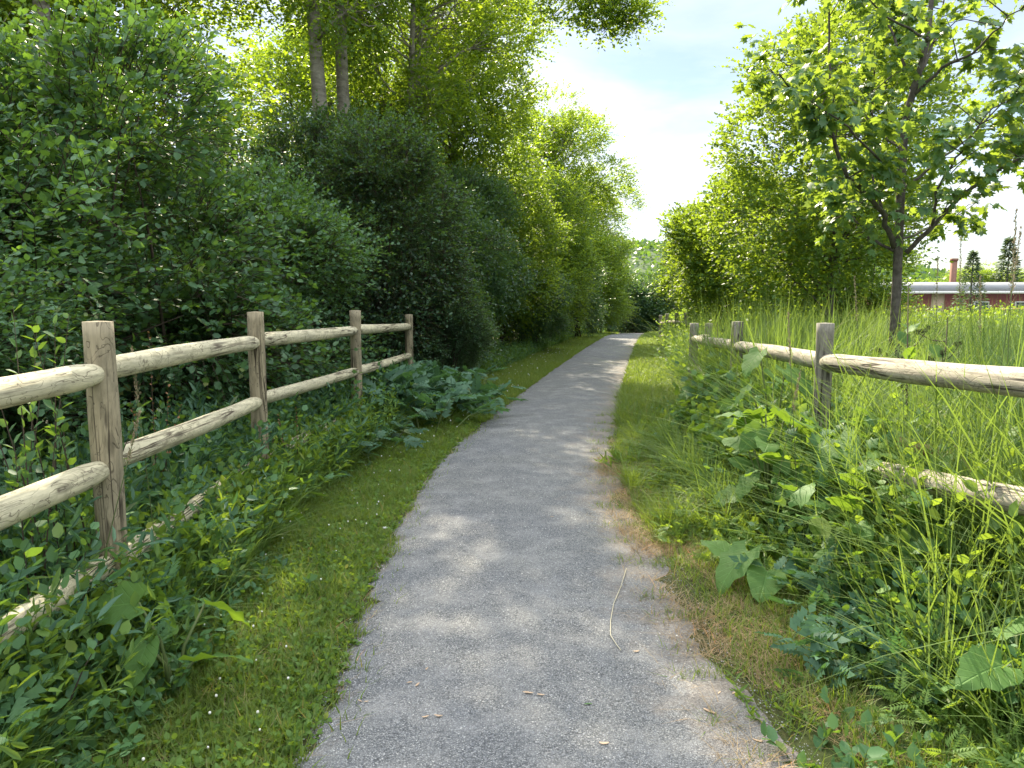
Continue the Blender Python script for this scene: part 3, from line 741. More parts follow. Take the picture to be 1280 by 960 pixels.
G_R = 'trees right of the path'
make_tree('field_tree', 'bushy tree glowing yellow-green behind the maple', 52, 6.1, .9, 2.45, .08, M['yellow'], .085, T_DIA, 11500, 8, .36, M['maplebark'], 34, -.4, loc=(at(1035, 380, 13.2).x, 13.2, 0), group=G_R, bend=.12)
ft = make_tree('field_tree', 'small loose tree beside the far fence, paler than the rest', 53, 4.0, .7, 1.5, .05, M['yellow'], .085, T_DIA, 5200, 8, .32, M['maplebark'], 22, -.3, loc=(at(905, 390, 17.5).x, 17.5, .1), group=G_R, bend=.15)
copy_tree(ft, (at(868, 392, 23).x, 23, .3), 1.4, (1.0, 1.0, .8), 'low airy tree above the weeds at the far fence')
copy_tree(ft, (at(960, 392, 20).x, 20, .2), 2.4, (1.3, 1.3, 1.05), 'yellow-lit tree filling the gap behind the bushy tree')
copy_tree(ft, (at(1010, 392, 24).x, 24, .2), 3.4, (1.3, 1.3, .95), 'tree beyond the bushy tree near the field')
copy_tree(ft, (at(1085, 392, 19).x, 19, .2), 5.1, (.8, .8, .75), 'thin tree seen through the gap beside the maple trunk')
G_E = 'trees at the end of the path'
dk = make_shrub('dark_tree', 'dark tree filling the view where the path ends', 54, 2.9, 6.2, M['small'], .14, T_DIA, 9000, 8, .6, 34, -.9, stems=False, loc=(10.0, 50, -2.2), group=G_E, cat='tree')
copy_tree(dk, (7.0, 47, -1.9), 2.4, (.9, .9, .85), 'dark tree beside the hedge at the end of the path')
copy_tree(dk, (14.2, 54, -2.5), 3.1, (1.1, 1.1, 1.0), 'dark tree right of the one closing the path')
copy_tree(dk, (18.2, 50, -2.1), 3.9, (1.1, 1.1, 1.0), 'dark tree behind the far fence weeds')
copy_tree(sh_y1, (12.4, 44, -1.5), 5.0, (1.1, 1.1, .95), 'bright shrubby tree before the dark trees at the path end', group=G_E)
copy_tree(dk, (4.0, 44, -1.5), 1.0, (.8, .8, .9), 'dark tree at the very end of the hedge')

# trees behind the red building
for i, (px, Y, sx, sz, lab) in enumerate([(1100, 86, 2.0, .80, 'grey-green tree crown just right of the maple trunk behind the long roof'), (1150, 92, 2.4, .86, 'wide tree crown behind the roof, left of the chimney'), (1195, 98, 2.0, .80, 'tree crown directly behind the brick chimney'),
        (1238, 84, 2.0, .92, 'round tree crown behind the roof beneath the tall spruce'), (1285, 90, 2.2, .84, 'tree crown behind the roof at the picture edge'), (1055, 80, 2.1, .8, 'tree crown behind the thin field tree'), (1330, 86, 2.2, .85, 'tree behind the roof past the picture edge')]):
    copy_tree(pC, (at(px, 380, Y).x, Y, -4.6), i * 1.3, (sx, sx, sz * (1.02 if px < 1195 else 1.14)), lab, group='trees behind the long building')

def make_spruce(label, loc, h, R, seed, M_):
    rng = RS(seed); root = empty('spruce_tree', loc); tag(root, label, 'tree', 'spruces in the distance')
    a = Acc(); a.tube([(0, 0, -.2), (0, 0, h * .5), (0, 0, h)], [h * .018, h * .01, .01], 8); a.build('trunk', M['bark'], root, True)
    c = Acc()
    u = rng.rand(M_) ** .8; tier = np.floor(u * 16) / 16 + .055 * rng.rand(M_)
    zz = h * (.08 + .9 * tier); rad = R * (1 - tier) ** .85 * (.35 + .65 * rng.rand(M_)) 
    an = np.floor(rng.rand(M_) * 9) / 9 * 2 * PI + np.floor(u * 16) * 1.7 + .30 * rng.randn(M_)
    Pn = np.stack([rad * np.cos(an), rad * np.sin(an), zz - .10 * rad], 1)
    D = np.stack([np.cos(an), np.sin(an), -.15 + 0 * an], 1) + .4 * rng.randn(M_, 3)
    leaves(c, Pn, D, np.array([[0, 0, 1.]]) + .5 * rng.randn(M_, 3), h * .042 * (.6 + .8 * rng.rand(M_)), (T_DIA[0] * np.array([.5, 1, 1]), T_DIA[1]))
    c.build('crown', M['conifer'], root); return root
make_spruce('tall open spruce rising above the trees behind the long roof', (at(1256, 390, 80).x, 80, -4.5), 12.3, 2.8, 5, 1900)
make_spruce('small dark spruce in front of the maroon wall', (at(1212, 390, 34).x, 34, -.4), 4.0, 1.0, 6, 1900)

# ------------------------------------------------------------------ buildings
def wallmat(name, c, c2, sc_=14):
    m, t, out = newmat(name); p = t.nodes.new('ShaderNodeBsdfPrincipled'); p.inputs['Roughness'].default_value = .7
    w = t.nodes.new('ShaderNodeTexWave'); w.inputs['Scale'].default_value = sc_; w.bands_direction = 'X'; w.inputs['Distortion'].default_value = .1
    t.links.new(coords(t, 'Object'), w.inputs['Vector'])
    cc = mixc(t, ramp(t, w.outputs[0], [(.0, (0,0,0)), (.3, (.5,.5,.5)), (1, (1,1,1))]), c, c2)
    cc = mixc(t, ramp(t, noise(t, coords(t, 'Object'), .8, 5), [(.4, (0,0,0)), (.7, (.5,.5,.5))]), cc, tuple(x * .7 for x in c2))
    t.links.new(cc, p.inputs['Base Color']); t.links.new(p.outputs[0], out.inputs[0]); return m
M['maroon'] = wallmat('maroon_siding', (.15,.035,.035), (.20,.05,.045))
M['tan'] = wallmat('tan_siding', (.48,.36,.25), (.54,.42,.30))
M['roof'] = simple('grey_metal_roof', (.20,.21,.22), .7, .2, .6, (.27,.28,.29))
M['white'] = simple('white_trim', (.75,.75,.73), .6, .3)
M['glass'] = simple('dark_glass', (.04,.05,.06), .12, .6)
M['brick'] = simple('old_brick', (.26,.14,.10), .9, .1, 6, (.18,.11,.09))
M['houseroof'] = simple('slate_roof', (.13,.14,.16), .8, .2, 1, (.2,.2,.21))
Yb = 60; zb = -2.2
bx0 = at(1088, 380, Yb).x; bx1 = bx0 + 26
bl = empty('long_building', (bx0, Yb, zb)); tag(bl, 'long low maroon building with grey roof beyond the field', 'building')
zt = at(1200, 364.5, Yb).z - zb; zr = at(1200, 352, Yb).z - zb
a = Acc(); a.box((0, 0, 0), (26, 9, zt)); a.build('wall', M['maroon'], bl)
a = Acc()
a.add(np.array([(-.4, -.5, zt), (26.4, -.5, zt), (26.4, 9.5, zt), (-.4, 9.5, zt), (-.4, 2.5, zr), (26.4, 2.5, zr), (26.4, 7, zr), (-.4, 7, zr)]), [0,1,5,4, 1,2,6,5, 2,3,7,6, 3,0,4,7, 4,5,6,7, 3,2,1,0], [4]*6)
a.build('roof', M['roof'], bl)
a = Acc(); a.box((-.42, -.56, zt - .16), (26.42, -.503, zt + .03)); a.build('eave_trim', M['white'], bl)
a = Acc(); a.box((4.7, -.05, 0), (5.7, -.003, zt - .17)); a.build('tan_panel', M['tan'], bl)
a = Acc(); a.box((11.2, -.06, zt - 1.5), (12.6, -.003, zt - .75)); wf = a.build('window', M['white'], bl)
a = Acc(); a.box((11.3, -.075, zt - 1.42), (12.5, -.063, zt - .83)); a.build('pane', M['glass'], wf)
a = Acc(); a.box((8.0, -.06, zt - 1.5), (9.2, -.003, zt - .75)); wf = a.build('window', M['white'], bl)
a = Acc(); a.box((8.1, -.075, zt - 1.42), (9.1, -.063, zt - .83)); a.build('pane', M['glass'], wf)
q = at(1191, 350, 75); ch = empty('brick_chimney', (q.x, 75, zb)); tag(ch, 'square brick chimney rising behind the long grey roof', 'chimney')
zc = at(1191, 323, 75).z - zb
a = Acc(); a.box((-.22, -.22, 0), (.22, .22, zc - .25)); a.build('stack', M['brick'], ch)
a = Acc(); a.box((-.27, -.27, zc - .245), (.27, .27, zc)); a.build('cap', M['brick'], ch)
tr_ = empty('garden_table', (at(1274, 395, 40).x, 40, float(gz(26.3, 40)))); tag(tr_, 'small salmon wooden table among the yellow weeds before the maroon wall', 'table')
M['salmon'] = simple('salmon_wood', (.5,.25,.16), .8, .2)
a = Acc(); a.box((-.8, -.4, 1.2), (.8, .4, 1.32)); a.build('table_top', M['salmon'], tr_)
for sx in (-.7, .62):
    for sy in (-.34, .26):
        a = Acc(); a.box((sx, sy, 0), (sx + .08, sy + .08, 1.197)); a.build('leg', M['salmon'], tr_)

def house(px, py, Y, w, d, h, rz, lab, wm):
    q = at(px, py, Y); root = empty('house', (q.x, Y, q.z - h - w * .25), rz); tag(root, lab, 'house', 'houses on the far hill')
    a = Acc(); a.box((-w/2, -d/2, -6), (w/2, d/2, h)); a.build('wall', wm, root)
    a = Acc(); e = .4; zr = h + w * .28
    a.add(np.array([(-w/2-e, -d/2-e, h), (w/2+e, -d/2-e, h), (w/2+e, d/2+e, h), (-w/2-e, d/2+e, h), (-w/2-e, 0, zr), (w/2+e, 0, zr)]), [0,1,5,4, 2,3,4,5, 0,4,3, 1,2,5, 3,2,1,0], [4,4,3,3,4])
    a.build('roof', M['houseroof'], root)
    for sx in (-.28, .28):
        a = Acc(); a.box((sx*w - .6, -d/2 - .05, h - 2), (sx*w + .6, -d/2 - .003, h - .8)); a.build('window', M['glass'], root)
house(812, 330, 230, 11, 9, 4, .3, 'white house with dark roof on the far hill, nearest the hedge', M['white'])
house(829, 328, 245, 16, 9, 4, -.1, 'long grey-roofed house on the far hill above the dark trees', M['roof'])
house(850, 326, 250, 14, 9, 4, .2, 'dark-roofed house on the far hill beside the pale trees', M['white'])
house(872, 328, 240, 12, 9, 4, -.2, 'house on the far hill mostly hidden by the airy tree', M['tan'])

# ------------------------------------------------------------------ grasses
def blades(acc, rng, X, Y, h, w, lean=.35, seg=3, bend=.6, zoff=0, head=False):
    n = len(X); Z = gz(X, Y) + zoff - .01
    B = np.stack([X, Y, Z], 1); az = rng.rand(n) * 2 * PI
    D = np.stack([np.cos(az), np.sin(az), 0 * az], 1); Sd = np.stack([-np.sin(az + rng.uniform(-.8, .8, n)), np.cos(az), 0 * az], 1)
    ln = lean * rng.rand(n); bd = bend * rng.rand(n)
    V = np.zeros((n, seg * 2 + 1, 3))
    for i in range(seg + 1):
        u = i / seg
        c = B + D * (h * (ln * u + bd * u * u))[:, None]; c[:, 2] = Z + h * u * (1 - .42 * bd * u)
        ww = (w * (1 - u) ** .6)[:, None] if i < seg else 0
        if i < seg: V[:, 2*i] = c - Sd * ww / 2; V[:, 2*i+1] = c + Sd * ww / 2
        else: V[:, 2*seg] = c
    lt = []; tt = []
    for i in range(seg - 1): lt += [2*i, 2*i+1, 2*i+3, 2*i+2]; tt.append(4)
    lt += [2*seg-2, 2*seg-1, 2*seg]; tt.append(3)
    k = seg * 2 + 1
    acc.add(V.reshape(-1, 3), (np.array(lt)[None, :] + (np.arange(n) * k)[:, None]).ravel(), np.tile(tt, n))

def strip(rng, n, y0, y1, d0, d1, side, power=1.6, hold=None):
    """random spots beside the path: d0..d1 metres from its edge; denser near the camera"""
    u = rng.rand(n); Y = y0 + (y1 - y0) * u ** power
    d = rng.uniform(d0, d1, n)
    X = pc(Y) + side * (pw(Y) + d)
    return X, Y
def clump(X, Y, seed, sc_, thr): 
    P_ = np.stack([X, Y, 0 * X], 1); return snoise(P_, seed, sc_) > thr

rng = RS(5)
# left verge lawn
a = Acc()
X, Y = strip(rng, 150000, 1.6, 12, -.20, 1.05, -1, 1.6); k = clump(X, Y, 2, 5, -.55) | (rng.rand(len(X)) < .35)
edge = np.clip((pc(Y) - pw(Y) - X + .10 * snoise(np.stack([X, Y, 0 * X], 1), 77, 7)) / .16 + .5, 0, 1); k &= rng.rand(len(X)) < .03 + .97 * edge; X = X[k]; Y = Y[k]
hh = (.03 + .065 * rng.rand(len(X)) + .05 * clump(X, Y, 33, 6, .35) * rng.rand(len(X))) * (1 + .6 * np.clip((pc(Y) - pw(Y) - X - .5) / .6, 0, 1))
blades(a, rng, X, Y, hh, .0042 + .0038 * rng.rand(len(X)), .6, 2, .8)
X, Y = strip(rng, 60000, 11.5, 36, -.05, 1.25, -1, 1.5); blades(a, rng, X, Y, .05 + .07 * rng.rand(len(X)), np.full(len(X), .011), .6, 2, .8)
tag(a.build('grass', M['grass'], None), 'short mown grass along the hedge side of the path', 'grass', kind='stuff')
# right verge
a = Acc()
X, Y = strip(rng, 46000, 1.6, 12, .02, 1.0, 1, 1.6); k = clump(X, Y, 4, 4, -.3); k &= rng.rand(len(X)) < .10 + .9 * np.clip((X - pc(Y) - pw(Y)) / .4, 0, 1); X = X[k]; Y = Y[k]
blades(a, rng, X, Y, .05 + .10 * rng.rand(len(X)), .004 + .003 * rng.rand(len(X)), .6, 2, .9)
X, Y = strip(rng, 14000, 1.7, 10, -.24, .15, 1, 1.2); k = clump(X, Y, 88, 7, .28); blades(a, rng, X[k], Y[k], .03 + .07 * rng.rand(k.sum()), np.full(k.sum(), .005), .8, 2, 1.0)
X, Y = strip(rng, 34000, 4.6, 12, .05, .9, 1, 1.2); blades(a, rng, X, Y, .06 + .20 * rng.rand(len(X)) * (.4 + clump(X, Y, 40, 3, 0)), .006 + .004 * rng.rand(len(X)), .6, 3, .9)
X, Y = strip(rng, 42000, 11.5, 36, .0, 1.6, 1, 1.5); blades(a, rng, X, Y, .06 + .10 * rng.rand(len(X)), .010 + .012 * rng.rand(len(X)), .6, 2, .8)
tag(a.build('grass', M['grass'], None), 'yellow-green sunlit grass along the old fence side of the path', 'grass', kind='stuff')
# dry thatch on the right edge
a = Acc()
X, Y = strip(rng, 30000, 1.5, 9, -.34, .45, 1, 1.2); k = clump(X, Y, 9, 3.5, -.15) & (rng.rand(len(X)) < np.clip((X - pc(Y) - pw(Y) + .34) / .4, .04, 1)); X = X[k]; Y = Y[k]; blades(a, rng, X, Y, .02 + .06 * rng.rand(len(X)), np.full(len(X), .0028), 2.5, 2, 1.2, .012)
X, Y = strip(rng, 12000, 4.4, 7.2, -.15, .34, 1, 1.0); k = clump(X, Y, 61, 2.5, -.2); X = X[k]; Y = Y[k]; blades(a, rng, X, Y, .03 + .09 * rng.rand(len(X)), np.full(len(X), .004), 1.2, 2, 1.2)
X, Y = strip(rng, 4500, 1.5, 9, -.10, .9, -1, 1.2); blades(a, rng, X, Y, .02 + .07 * rng.rand(len(X)), np.full(len(X), .0028), 2.0, 2, 1.2)
tag(a.build('dry_grass', M['drygrass'], None), 'brown dead grass and thatch scattered at the path edges', 'grass', kind='stuff')
# long grass by the left fence
a = Acc()
X, Y = strip(rng, 26000, 1.3, 10.5, .66, 1.75, -1, 1.2); k = clump(X, Y, 12, 3, -.35); X = X[k]; Y = Y[k]
blades(a, rng, X, Y, .15 + .35 * rng.rand(len(X)) ** 1.4, .005 + .005 * rng.rand(len(X)), .5, 4, 1.1)
tag(a.build('long_grass', M['tallgrass'], None), 'long arching grass at the foot of the newer fence', 'grass', kind='stuff')
# tall grass right
a = Acc()
X = rng.uniform(2.1, 9.5, 30000); Y = 1.9 + 12 * rng.rand(30000) ** 1.2; k = (X / Y < .9) & (clump(X, Y, 15, 1.6, -.5)) & (X > pc(Y) + pw(Y) + 1.0); X = X[k]; Y = Y[k]
X2 = rng.uniform(2.12, 4.6, 11000); Y2 = 2.6 + 6.5 * rng.rand(11000); k = (X2 / Y2 < .9) & clump(X2, Y2, 19, 2.2, -.25) & (X2 > pc(Y2) + pw(Y2) + 1.1); blades(a, rng, X2[k], Y2[k], 1.1 + .65 * rng.rand(k.sum()), .008 + .009 * rng.rand(k.sum()), .28, 6, .9)
X2 = rng.uniform(3.4, 14, 15000); Y2 = 5.5 + 11 * rng.rand(15000); k = (X2 / Y2 < .85) & clump(X2, Y2, 29, 1.3, -.2) & (X2 > pc(Y2) + pw(Y2) + 1.4); blades(a, rng, X2[k], Y2[k], 1.1 + .5 * rng.rand(k.sum()), .010 + .010 * rng.rand(k.sum()), .25, 5, .8)
X2 = rng.uniform(1.82, 2.02, 1100); Y2 = 2.4 + 3.2 * rng.rand(1100); k = clump(X2, Y2, 23, 4, .25); blades(a, rng, X2[k], Y2[k], .9 + .45 * rng.rand(k.sum()), .006 + .006 * rng.rand(k.sum()), .3, 6, 1.1)
hc = 1 + .35 * snoise(np.stack([X, Y, 0 * X], 1), 45, 1.8)
blades(a, rng, X, Y, (.60 + .85 * rng.rand(len(X))) * np.clip(hc, .6, 1.4), .006 + .010 * rng.rand(len(X)) ** 2, .45, 6, 1.25)
X, Y = strip(rng, 7000, 4.6, 7.6, .5, 1.2, 1, 1.0); k = clump(X, Y, 41, 3.5, -.1); X = X[k]; Y = Y[k]
blades(a, rng, X, Y, .2 + .35 * rng.rand(len(X)), .007 + .006 * rng.rand(len(X)), .6, 5, 1.3)
X = rng.uniform(1.5, 2.3, 5200); Y = 2 + 9 * rng.rand(5200); X = X + np.clip(Y - 5, 0, 9) * .16; k = clump(X, Y, 16, 3, -.1); X = X[k]; Y = Y[k]
blades(a, rng, X, Y, .25 + .55 * rng.rand(len(X)), .006 + .006 * rng.rand(len(X)), .5, 5, 1.0)
X = rng.uniform(4, 40, 30000); Y = rng.uniform(12, 45, 30000); k = (X > pc(Y) + 2.0) & (X / Y < .85); X = X[k]; Y = Y[k]
blades(a, rng, X, Y, .6 + .6 * rng.rand(len(X)), np.full(len(X), .022), .35, 3, .6)
tag(a.build('tall_grass', M['tallgrass'], None), 'waist-high meadow grass behind and through the old fence', 'grass', kind='stuff')

# ------------------------------------------------------------------ weeds as masses
def weed_mass(name, label, seed, X, Y, h, k, size, tpl, mat, droop=.15, lean=.4, upn=.9, cat='weeds', spread=.8):
    rng = RS(seed); n = len(X)
    Pn = np.stack([X, Y, gz(X, Y) - .01], 1); D = np.stack([lean * rng.randn(n), lean * rng.randn(n), np.ones(n)], 1)
    a = Acc(); s = Acc(); twigs(a, rng, Pn, D, h, k, size, tpl, droop, upn, spread, 0, s, .0035)
    st = len(s.V)
    # stems join the same uncountable mass
    a.add(np.concatenate(s.V), np.concatenate(s.L), np.concatenate(s.T))
    return tag(a.build(name, mat, None), label, cat, kind='stuff')
rng = RS(11)
X, Y = strip(rng, 3400, 1.5, 10.5, 1.0, 2.2, -1, 1.2); weed_mass('undergrowth', 'tangle of leafy weeds in and behind the newer fence', 61, X, Y, .35 + .65 * rng.rand(len(X)), 11, .065, T_OVAL, M['weed'])
X, Y = strip(rng, 1500, 1.6, 9, .78, 1.15, -1, 1.2); X = X[:850]; Y = Y[:850]; weed_mass('undergrowth', 'dense leafy weeds covering the lowest rail of the newer fence', 71, X, Y, .22 + .42 * rng.rand(len(X)), 9, .055, T_OVAL, M['weed'])
X, Y = strip(rng, 420, 1.6, 8.5, .84, .98, -1, 1.1); weed_mass('undergrowth', 'taller mixed weeds leaning on the lowest rail of the newer fence', 77, X, Y, .42 + .28 * rng.rand(len(X)), 11, .06, T_OVAL, M['weedlight'], .2, .25)
X, Y = strip(rng, 150, 1.6, 8, .78, .98, -1, 1.1); weed_mass('undergrowth', 'feathery weeds leaning on the lowest rail of the newer fence', 78, X, Y, .38 + .25 * rng.rand(len(X)), 6, .15, T_PINN, M['weed'], .3, .35)
X, Y = strip(rng, 500, 1.6, 9, .7, 1.1, -1, 1.2); weed_mass('undergrowth', 'narrow pale-stemmed weeds before the lowest rail of the newer fence', 72, X, Y, .30 + .42 * rng.rand(len(X)), 12, .085, T_LANCE, M['weedlight'])
X, Y = strip(rng, 900, 2.2, 10, 1.15, 2.0, -1, 1.2); weed_mass('undergrowth', 'narrow-leaved stems crowding between the rails of the newer fence', 62, X, Y, .6 + .6 * rng.rand(len(X)), 16, .12, T_LANCE, M['bluegreen'], .3, .5, .5)
X, Y = strip(rng, 8500, 1.4, 11, -.04, 1.1, -1, 1.3); weed_mass('clover_patch', 'low clover and plantain leaves in the mown grass', 63, X, Y, .03 + .05 * rng.rand(len(X)), 6, .032, T_OVAL, M['weedlight'], 0, .8, 1.4)
X, Y = strip(rng, 800, 1.5, 5, .5, 1.4, -1, 1.2); k = clump(X, Y, 3, 3, 0); weed_mass('undergrowth', 'knee-high leafy weeds creeping into the grass at the near corner', 64, X[k], Y[k], .12 + .22 * rng.rand(k.sum()), 7, .05, T_OVAL, M['weed'])
X, Y = strip(rng, 3000, 1.6, 9, .72, 1.6, 1, 1.1); k = clump(X, Y, 8, 2.5, -.5); weed_mass('undergrowth', 'leafy weeds below the rails of the old fence', 65, X[k], Y[k], .25 + .4 * rng.rand(k.sum()), 9, .06, T_OVAL, M['weed'], .3)
X, Y = strip(rng, 1300, 2, 9, .45, 1.25, 1, 1.1); k = clump(X, Y, 18, 2.5, -.4); weed_mass('vetch_patch', 'feathery creeping vetch between path and old fence', 66, X[k], Y[k], .12 + .25 * rng.rand(k.sum()), 5, .11, T_PINN_FINE, M['weedlight'], .4)
X = rng.uniform(2.0, 7, 2600); Y = 2.6 + 11 * rng.rand(2600); k = (X / Y < .85) & (X > pc(Y) + pw(Y) + 1.1); weed_mass('meadow_weeds', 'leafy stems standing among the meadow grass', 67, X[k], Y[k], .5 + .6 * rng.rand(k.sum()), 14, .085, T_OVAL, M['weedlight'], .1, .3, .8)
X, Y = strip(rng, 7000, 11, 40, 1.0, 4.6, 1, 1.2); weed_mass('bank_weeds', 'bright weeds covering the bank around the far fence', 68, X, Y, .4 + .6 * rng.rand(len(X)), 9, .10, T_OVAL, M['weedlight'], .1, .35)
X = rng.uniform(8, 42, 9000); Y = rng.uniform(18, 52, 9000); k = X > pc(Y) + 4.5; weed_mass('field_weeds', 'yellow-green weeds across the field before the maroon building', 69, X[k], Y[k], .75 + .85 * rng.rand(k.sum()), 8, .13, T_OVAL, M['yellow'], .1, .35)
X, Y = strip(rng, 5200, 10, 38, .95, 2.0, -1, 1.3); weed_mass('hedge_foot_weeds', 'weeds and low leaves where the hedge meets the grass', 70, X, Y, .18 + .35 * rng.rand(len(X)), 8, .06, T_OVAL, M['weed'])

# clover heads
rng = RS(91)
X, Y = strip(rng, 300, 3.4, 8.5, .85, 1.35, 1, 1.0); weed_mass('undergrowth', 'broad-leaved weeds burying the feet of the old posts', 73, X, Y, .35 + .5 * rng.rand(len(X)), 7, .15, (T_BURD[0][0], T_BURD[0][1]), M['burdock'], .1, .4, 1.0, spread=1.0)
X, Y = strip(rng, 330, 4.0, 8.0, .95, 1.5, 1, 1.0); weed_mass('undergrowth', 'lobed-leaved climbers over the old rails between the first two posts', 74, X, Y, .6 + .55 * rng.rand(len(X)), 10, .09, T_MAPLE, M['weed'], .15, .3, .8)
X, Y = strip(rng, 1300, 4.5, 9, .25, .9, 1, 1.0); k = clump(X, Y, 51, 3, 0); weed_mass('undergrowth', 'light leafy clumps along the sunny verge', 75, X[k], Y[k], .12 + .25 * rng.rand(k.sum()), 8, .07, T_LANCE, M['weedlight'], .3, .6, .8)
X, Y = strip(rng, 260, 3.0, 7.0, .8, 1.5, 1, 1.0); weed_mass('undergrowth', 'pale leafy stems between burdock and old fence', 76, X, Y, .4 + .5 * rng.rand(len(X)), 11, .075, T_OVAL, M['weedlight'], .15, .35, .9)
rng = RS(12); a = Acc()
X, Y = strip(rng, 210, 1.8, 22, .08, .95, -1, 1.5)
for x, y in zip(X, Y):
    z = float(gz(x, y)) + rng.uniform(.04, .08); r = rng.uniform(.003, .006) * (1 if y < 8 else 1.5)
    a.tube([(x, y, z - r), (x, y, z - r*.5), (x, y, z + r*.5), (x, y, z + r)], [r*.5, r, r*.95, r*.4], 6)
tag(a.build('clover_flowers', M['clover'], None), 'tiny white clover heads dotted through the mown grass', 'flowers', kind='stuff')

# loose grit
rng = RS(13); n = 42000
Y = 1.7 + 7.5 * rng.rand(n) ** 1.4; X = pc(Y) + rng.uniform(-1, 1.1, n) * (pw(Y) + .03)
S = .0014 + .0030 * rng.rand(n) ** 3
tv = np.array([(1,0,-.2),(-.5,.8,-.3),(-.6,-.8,-.2),(.1,.1,.75)]); ang = rng.rand(n) * 6.28
ca, sa = np.cos(ang), np.sin(ang)
u = np.clip((X - pc(Y) + pw(Y)) / (2 * pw(Y)), 0, 1); Z = gz(pc(Y), Y) + .013 + .022 * np.sin(PI * u)
jit = 1 + .5 * rng.rand(n, 4)
V = np.stack([X[:, None] + S[:, None] * jit * (ca[:, None] * tv[:, 0] - sa[:, None] * tv[:, 1]), Y[:, None] + S[:, None] * jit * (sa[:, None] * tv[:, 0] + ca[:, None] * tv[:, 1]), Z[:, None] + S[:, None] * (tv[:, 2] + .1)], 2)
lt = np.array([0,1,3, 1,2,3, 2,0,3]); lo = (lt[None, :] + (np.arange(n) * 4)[:, None]).ravel()
m, t, out = newmat('grit'); p = t.nodes.new('ShaderNodeBsdfPrincipled'); p.inputs['Roughness'].default_value = .85
g = t.nodes.new('ShaderNodeNewGeometry'); t.links.new(ramp(t, g.outputs['Random Per Island'], [(0, (.10,.105,.115)), (.5, (.22,.23,.245)), (.85, (.33,.335,.335)), (1, (.48,.47,.45))]), p.inputs['Base Color']); t.links.new(p.outputs[0], out.inputs[0])
tag(mk('loose_gravel', V.reshape(-1, 3), (lo, np.full(n * 3, 3)), m), 'loose grey grit lying on the path', 'gravel', kind='stuff')

# ------------------------------------------------------------------ individual plants
def gp(px, py, Y=None):
    """spot on the ground under photo pixel"""
    q0 = Vector((0, 0, H)); r = at(px, py, 1) - q0; tt = (0 - H) / r.z; q = q0 + r * tt
    return (q.x, q.y, float(gz(q.x, q.y)))
def plant(name, label, cat, loc, seed, nst, h, k, size, tpl, mat, lean=.5, droop=.3, upn=.8, group=None, r=.05, stem_r=.005, hang=0, smat='stem', bias=(0, 0)):
    rng = RS(seed); root = empty(name, loc); tag(root, label, cat, group)
    Pn = np.stack([r * rng.randn(nst), r * rng.randn(nst), np.full(nst, -.02)], 1)
    D = np.stack([lean * rng.randn(nst) + bias[0], lean * rng.randn(nst) + bias[1], np.ones(nst)], 1)
    a = Acc(); s = Acc(); twigs(a, rng, Pn, D, h * (.6 + .5 * rng.rand(nst)), k, size, tpl, droop, upn, .8, hang, s, stem_r)
    a.build('foliage', mat, root); s.build('stem', M[smat], root); return root
def burdock(label, loc, seed, n, h, size, lean=.9, group='burdocks by the old fence', elev=.35):
    rng = RS(seed); root = empty('burdock_plant', loc); tag(root, label, 'plant', group)
    s = Acc()
    for i in range(n):
        az = i * 2.4 + rng.uniform(-.4, .4); hh = h * (.3 + .75 * (i + .5) / n) * rng.uniform(.8, 1.1); rad = size * rng.uniform(.3, .8) * lean
        d = Vector((math.cos(az), math.sin(az), 0)); tip = d * rad + Vector((0, 0, hh))
        s.tube([(0, 0, -.02), d * rad * .35 + Vector((0, 0, hh * .6)), tip], [.009, .007, .005], 6)
        a = Acc(); S = size * rng.uniform(.6, 1.1)
        leaves(a, np.array([tuple(tip)]), np.array([tuple(d + Vector((0, 0, elev * rng.uniform(-2.2, .9))) + Vector(rng.randn(3) * .15))]), np.array([(rng.randn() * .35, rng.randn() * .35 - .25, 1.0)]), np.array([S]), T_BURD[i % 4])
        lo_ = a.build('leaf', M['bigleaf'], root, True)
        la = lo_.data.attributes.new('leaf_xy', 'FLOAT_VECTOR', 'POINT'); la.data.foreach_set('vector', T_BURD[i % 4][0].astype(np.float32).ravel())
    s.build('stem', M['stem'], root, True); return root
burdock('big burdock with broad heart leaves at the foot of the old fence post', (1.62, 4.75, 0), 1, 15, .95, .30)
burdock('burdock with upright leaves folded around the first old fence post', (1.92, 4.5, 0), 2, 9, .85, .34)
burdock('burdock spreading under the old top rail behind the lower rail', (2.5, 4.7, 0), 3, 8, .70, .36)
burdock('young burdock between the two middle posts of the old fence', (1.9, 5.5, 0), 4, 13, 1.05, .26)
burdock('tall loose burdock in front of the second old post', (2.0, 6.9, 0), 5, 10, .95, .22)
burdock('burdock with pale leaves lying over the verge', (1.35, 3.95, 0), 6, 6, .25, .26)
burdock('low burdock with one broad pale leaf in the near grass', (-1.30, 2.80, 0), 7, 5, .46, .22, group='burdocks in the near grass')
burdock('burdock leaf shading the fallen rail below the second post', (-1.62, 4.9, 0), 8, 5, .32, .20, group='burdocks in the near grass')
burdock('burdock at the picture edge beside the lower end of the old rail', (1.72, 2.45, 0), 9, 5, .42, .22)
